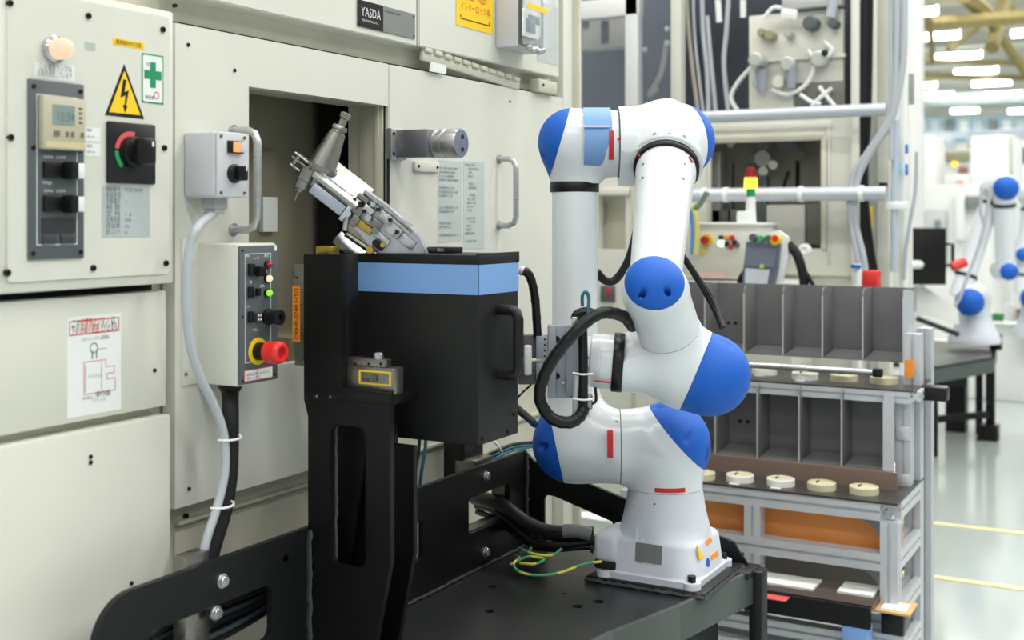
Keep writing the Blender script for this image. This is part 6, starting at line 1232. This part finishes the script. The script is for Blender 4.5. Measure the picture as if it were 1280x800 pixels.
# ================================================================ second robot cell far right
def farrobot():
    D = 7.3
    P = lambda px, py, d=D: at(px, py, d)
    t = thing('distant_stand', 'black steel robot stand in the background aisle', 'stand', (P(1205, 548).x, P(1205, 548).y, 0))
    a = P(1160, 436, 6.9); z = .56
    def q(px, py, z_=z): p = onZ(px, py, z_); return (p.x, p.y)
    poly = [q(1150, 462), q(1242, 447), q(1246, 432), q(1160, 425)]
    put(B().poly(Fr((0, 0, z - .012), X3, Y3), poly, 0, .012), 'table_top', mat('far_table', (70, 72, 70), .4), t)
    for p0, p1 in ((poly[0], poly[1]), (poly[1], poly[2])):
        A, C = V((*p0, 0)), V((*p1, 0)); r = (C - A).normalized(); put(B().fbox(Fr(A, r, Z3), 0, (C - A).length, z - .085, z, -.012, .0), 'apron', RIMM, t)
    f = P(1234, 548); lm = BLACKP
    for k, (px, w_, dp) in enumerate(((1238, .05, 7.35), (1224, .04, 7.5), (1166, .05, 6.8), (1196, .12, 7.6))):
        p = at(px, 500, dp); put(B().box((p.x - w_ / 2, p.y - w_ / 2, 0), (p.x + w_ / 2, p.y + w_ / 2, z - .05)), 'leg', lm, t)
    p = at(1235, 548, 7.3); put(B().box((p.x - .06, p.y - .06, 0), (p.x + .06, p.y + .05, .09)), 'foot_block', lm, t)
    A, C = at(1160, 520, 7.1), at(1238, 520, 7.3); r = (C - A); r.z = 0; L = r.length; put(B().fbox(Fr((A.x, A.y, 0), r, Z3), 0, L, .13, .17, -.03, .0), 'lower_rail', lm, t); put(B().fbox(Fr((A.x, A.y, 0), r, Z3), L * .3, L * .72, .33, .40, -.2, -.05), 'drive_box', lm, t)
    put(B().fbox(Fr((A.x, A.y, 0), r, Z3), L * .3, L * .7, .40, .41, -.2, -.04), 'drive_lid', mat('pale_lid', (170, 176, 174), .4), t)
    up = at(1243, 425, 7.2); put(B().box((up.x - .05, up.y - .04, z), (up.x + .04, up.y + .02, z + .09)), 'corner_guard', lm, t)
    # robot on it
    def arm(lab, D, base, sh, el, wr, k=1.0, wr2=None):
        s = D / FP; R = thing('distant_robot', lab, 'robot', at(*base, D)); b0 = at(*base, D); hh = .012
        S, E, Wp = at(*sh, D - .15), at(*el, D - .1), at(*wr, D - .05)
        put(B().lathe(b0, Z3, [(0, .15), (.03, .15), (.08, .12), (.17, .088), ((sh[1] and (S.z - b0.z) - .05), .085)], 28), 'base', RGREY, R, sharp=50)
        cn = -(Fw * .9 - Rt * -.25).normalized(); cn = (-Fw * .93 - Rt * .3 + Z3 * -.05).normalized()
        Sb = V((b0.x, b0.y, S.z))
        housing('shoulder', [(Sb, S + cn * .01, .09, .085), (Sb, Sb - Z3 * .12, .085, .085)], .03, [(S + cn * .035, cn, 'joint_cap'), (Sb - Z3 * .1, -Z3, None)], R, hh)
        E0 = E + Fw * .16; housing('elbow', [(E, E0, .078, .085)], .02, [(E + cn * .03, cn, 'joint_cap')], R, hh)
        S2 = S + Fw * .16 + Z3 * .02
        d = (E0 - S2).normalized(); put(B().cyl(S2, E0, .062, .055, 24), 'upper_arm', RWHITE, R); ringmesh(S2 + d * .13, d, .066, .02, R); ringmesh(E0 - d * .10, d, .06, .02, R)
        W0 = Wp + Fw * .05; E9 = E + Fw * .02 + (W0 - E).normalized() * .05; d = (W0 - E9).normalized(); put(B().cyl(E9, W0, .062, .052, 24), 'forearm', RWHITE, R); ringmesh(E9 + d * .05, d, .066, .02, R)
        housing('wrist', [(Wp, Wp + Fw * .12, .056, .06)], .02, [(Wp + cn * .02, cn, 'joint_cap')], R, hh); return R
    arm('distant white robot arm leaning right on the black stand in the aisle', 7.15, (1218, 428), (1212, 377), (1257, 235), (1261, 339))
    arm('farthest white robot arm, cut by the right edge behind the other distant one', 8.6, (1292, 420), (1290, 372), (1300, 245), (1279, 318))
    a, b_ = at(1136, 0, 7.8), at(1153, 0, 7.8); put(B().box((a.x, b_.y, 0), (a.x + .1, a.y, 2.9)), 'service_post', WHITEM, None, 'tall white post behind the black distant cover box, right of the service column', 'post')
    # its black cover box, red part, cable
    b = thing('distant_cover_box', 'black cover box with bow handle in front of the distant robot', 'box', at(1158, 357, 6.6)); f = Fr(at(1157, 321, 6.6), Rt, Z3); s = 6.6 / FP
    put(B().fbox(f, -26 * s, 26 * s, -35 * s, 36 * s, -.2, 0, .004), 'body', BLACKP, b); put(B().tube([f.p(26 * s, 16 * s, -.05), f.p(38 * s, 15 * s, -.05), f.p(38 * s, -10 * s, -.05), f.p(26 * s, -12 * s, -.05)], .011, 8, smooth=False), 'handle', BLKPL, b)
    put(B().tube([at(1190, 334, 6.6), at(1207, 327, 6.6)], .028, 10, smooth=False), 'red_cylinder', mat('red_valve', (214, 46, 40)), None, 'red cylinder beside the handle of the distant black box', 'cylinder')
    put(B().tube([at(1134, 331, 6.42), at(1150, 331, 6.62)], .024, 10, smooth=False), 'white_stub', PAPER, None, 'white pipe stub in front of the distant black box', 'pipe')
    put(B().tube([at(*p, 6.9) for p in ((1152, 356), (1160, 376), (1178, 388), (1195, 380), (1208, 350), (1226, 300), (1234, 262), (1236, 240), (1228, 236), (1226, 262), (1230, 280))], .010, 8), 'distant_hose', CABG, None, 'grey hose looping along the distant robot arm', 'hose')
    # white cover plate in front of the distant stand
    put(B().poly(Fr(at(1150, 390, 6.7), Rt, Z3), [(-0.02, .14), (.03, .14), (.21, .02), (.22, -.07), (-.02, -.0)], -.05, 0), 'slanted_cover', WHITEM, None, 'white slanted cover in front of the distant robot base', 'cover')
    put(B().tube([at(1146, 398, 6.65), at(1198, 418, 6.65)], .016, 6, smooth=False), 'black_edge', BLKPL, None, 'black edge bar under the white slanted cover', 'bar')
farrobot()
def farmachines():
    # rows of machine cabinets along the left of the aisle
    rr = random.Random(11)
    def mach(lab, D, l, tt, r, bb, m, th=1.2, floor=True, details=()):
        f = Fr(at(l, bb, D), -Y3, Z3); a, c = at(l, tt, D), at(r, bb, D); X = (a.x + c.x) / 2; a = onX(l, tt, X); c = onX(r, bb, X)
        z0 = .0 if floor else c.z; t = thing('distant_machine', lab, 'machine', (X, (a.y + c.y) / 2, z0)); put(B().box((X, c.y, z0), (X + th, a.y, a.z), .01), 'cabinet', m, t)
        for (n, dl, dt, dr, db, dm, off) in details:
            p, q = onX(dl, dt, X - off), onX(dr, db, X - off); put(B().box((X - off, q.y, q.z), (X - .0, p.y, p.z), .004), n, dm, t)
        return t
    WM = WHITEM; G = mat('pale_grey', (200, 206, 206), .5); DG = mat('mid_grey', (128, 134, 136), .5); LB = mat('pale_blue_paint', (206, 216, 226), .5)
    mach('white machine base behind the black distant stand', 9.0, 1100, 424, 1300, 540, WM, 1.0, True, (('plinth_line', 1105, 458, 1300, 463, BLKPL, .01), ('plinth_line', 1105, 512, 1300, 516, DKGREY, .01)))
    mach('white machine with a lamp and grey sill behind the distant black box', 9.4, 1146, 232, 1240, 426, WM, 1.0, True, (('grey_sill', 1207, 245, 1228, 258, DG, .1), ('door', 1156, 262, 1182, 330, G, .03), ('door', 1186, 262, 1204, 330, WM, .05), ('upright', 1194, 240, 1205, 300, PAPER, .12), ('red_mark', 1195, 226, 1204, 229, mat('soft_orange', (240, 140, 100), .5), .02), ('dark_slot', 1168, 275, 1175, 290, DG, .06)))
    mach('tall white cabinet hanging above the distant robots', 10.5, 1213, 170, 1265, 250, PAPER, .8, True, (('side_strip', 1262, 170, 1266, 222, BEIGE2, .02),))
    mach('white pillar left of the tall hanging cabinet', 11, 1150, 169, 1170, 300, WM, .5, True)
    mach('shelf unit with amber lamp between pillar and hanging cabinet', 12.5, 1170, 188, 1214, 300, G, .8, True, (('amber_lamp', 1190, 202, 1196, 208, lamp_mat('amber_lamp', (255, 205, 60), 1.6), .03), ('brown_part', 1198, 208, 1210, 216, mat('brown_part', (150, 108, 96), .5), .03), ('olive_top', 1172, 190, 1212, 200, mat('olive_part', (150, 146, 118), .5), .03), ('white_front', 1172, 218, 1212, 234, PAPER, .05)))
    mach('white cabinet with a dark opening at the right edge', 12, 1264, 176, 1300, 330, WM, .8, True, (('dark_opening', 1270, 184, 1296, 204, DKGREY, .01),))
    mach('low bench with green parts behind the distant robot', 8.8, 1232, 404, 1300, 424, WM, .5, True, (('green_part', 1240, 392, 1254, 402, mat('leaf_green', (60, 130, 70), .5), .05), ('white_part', 1256, 380, 1268, 402, PAPER, .06), ('brown_part', 1270, 386, 1284, 403, mat('brown_part', (150, 108, 96)), .05)))
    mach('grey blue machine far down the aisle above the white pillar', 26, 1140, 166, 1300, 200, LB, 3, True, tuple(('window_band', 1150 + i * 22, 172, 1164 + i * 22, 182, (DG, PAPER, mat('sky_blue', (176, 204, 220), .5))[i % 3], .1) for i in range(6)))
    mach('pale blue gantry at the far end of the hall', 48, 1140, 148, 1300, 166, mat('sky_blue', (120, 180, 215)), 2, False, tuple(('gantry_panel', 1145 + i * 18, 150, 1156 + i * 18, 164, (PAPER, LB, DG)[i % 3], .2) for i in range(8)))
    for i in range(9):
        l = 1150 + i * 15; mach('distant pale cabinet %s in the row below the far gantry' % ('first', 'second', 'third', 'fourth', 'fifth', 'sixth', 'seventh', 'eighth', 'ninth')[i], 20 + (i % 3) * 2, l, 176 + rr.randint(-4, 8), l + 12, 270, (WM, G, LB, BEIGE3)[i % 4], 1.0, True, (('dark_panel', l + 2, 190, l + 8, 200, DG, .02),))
farmachines()
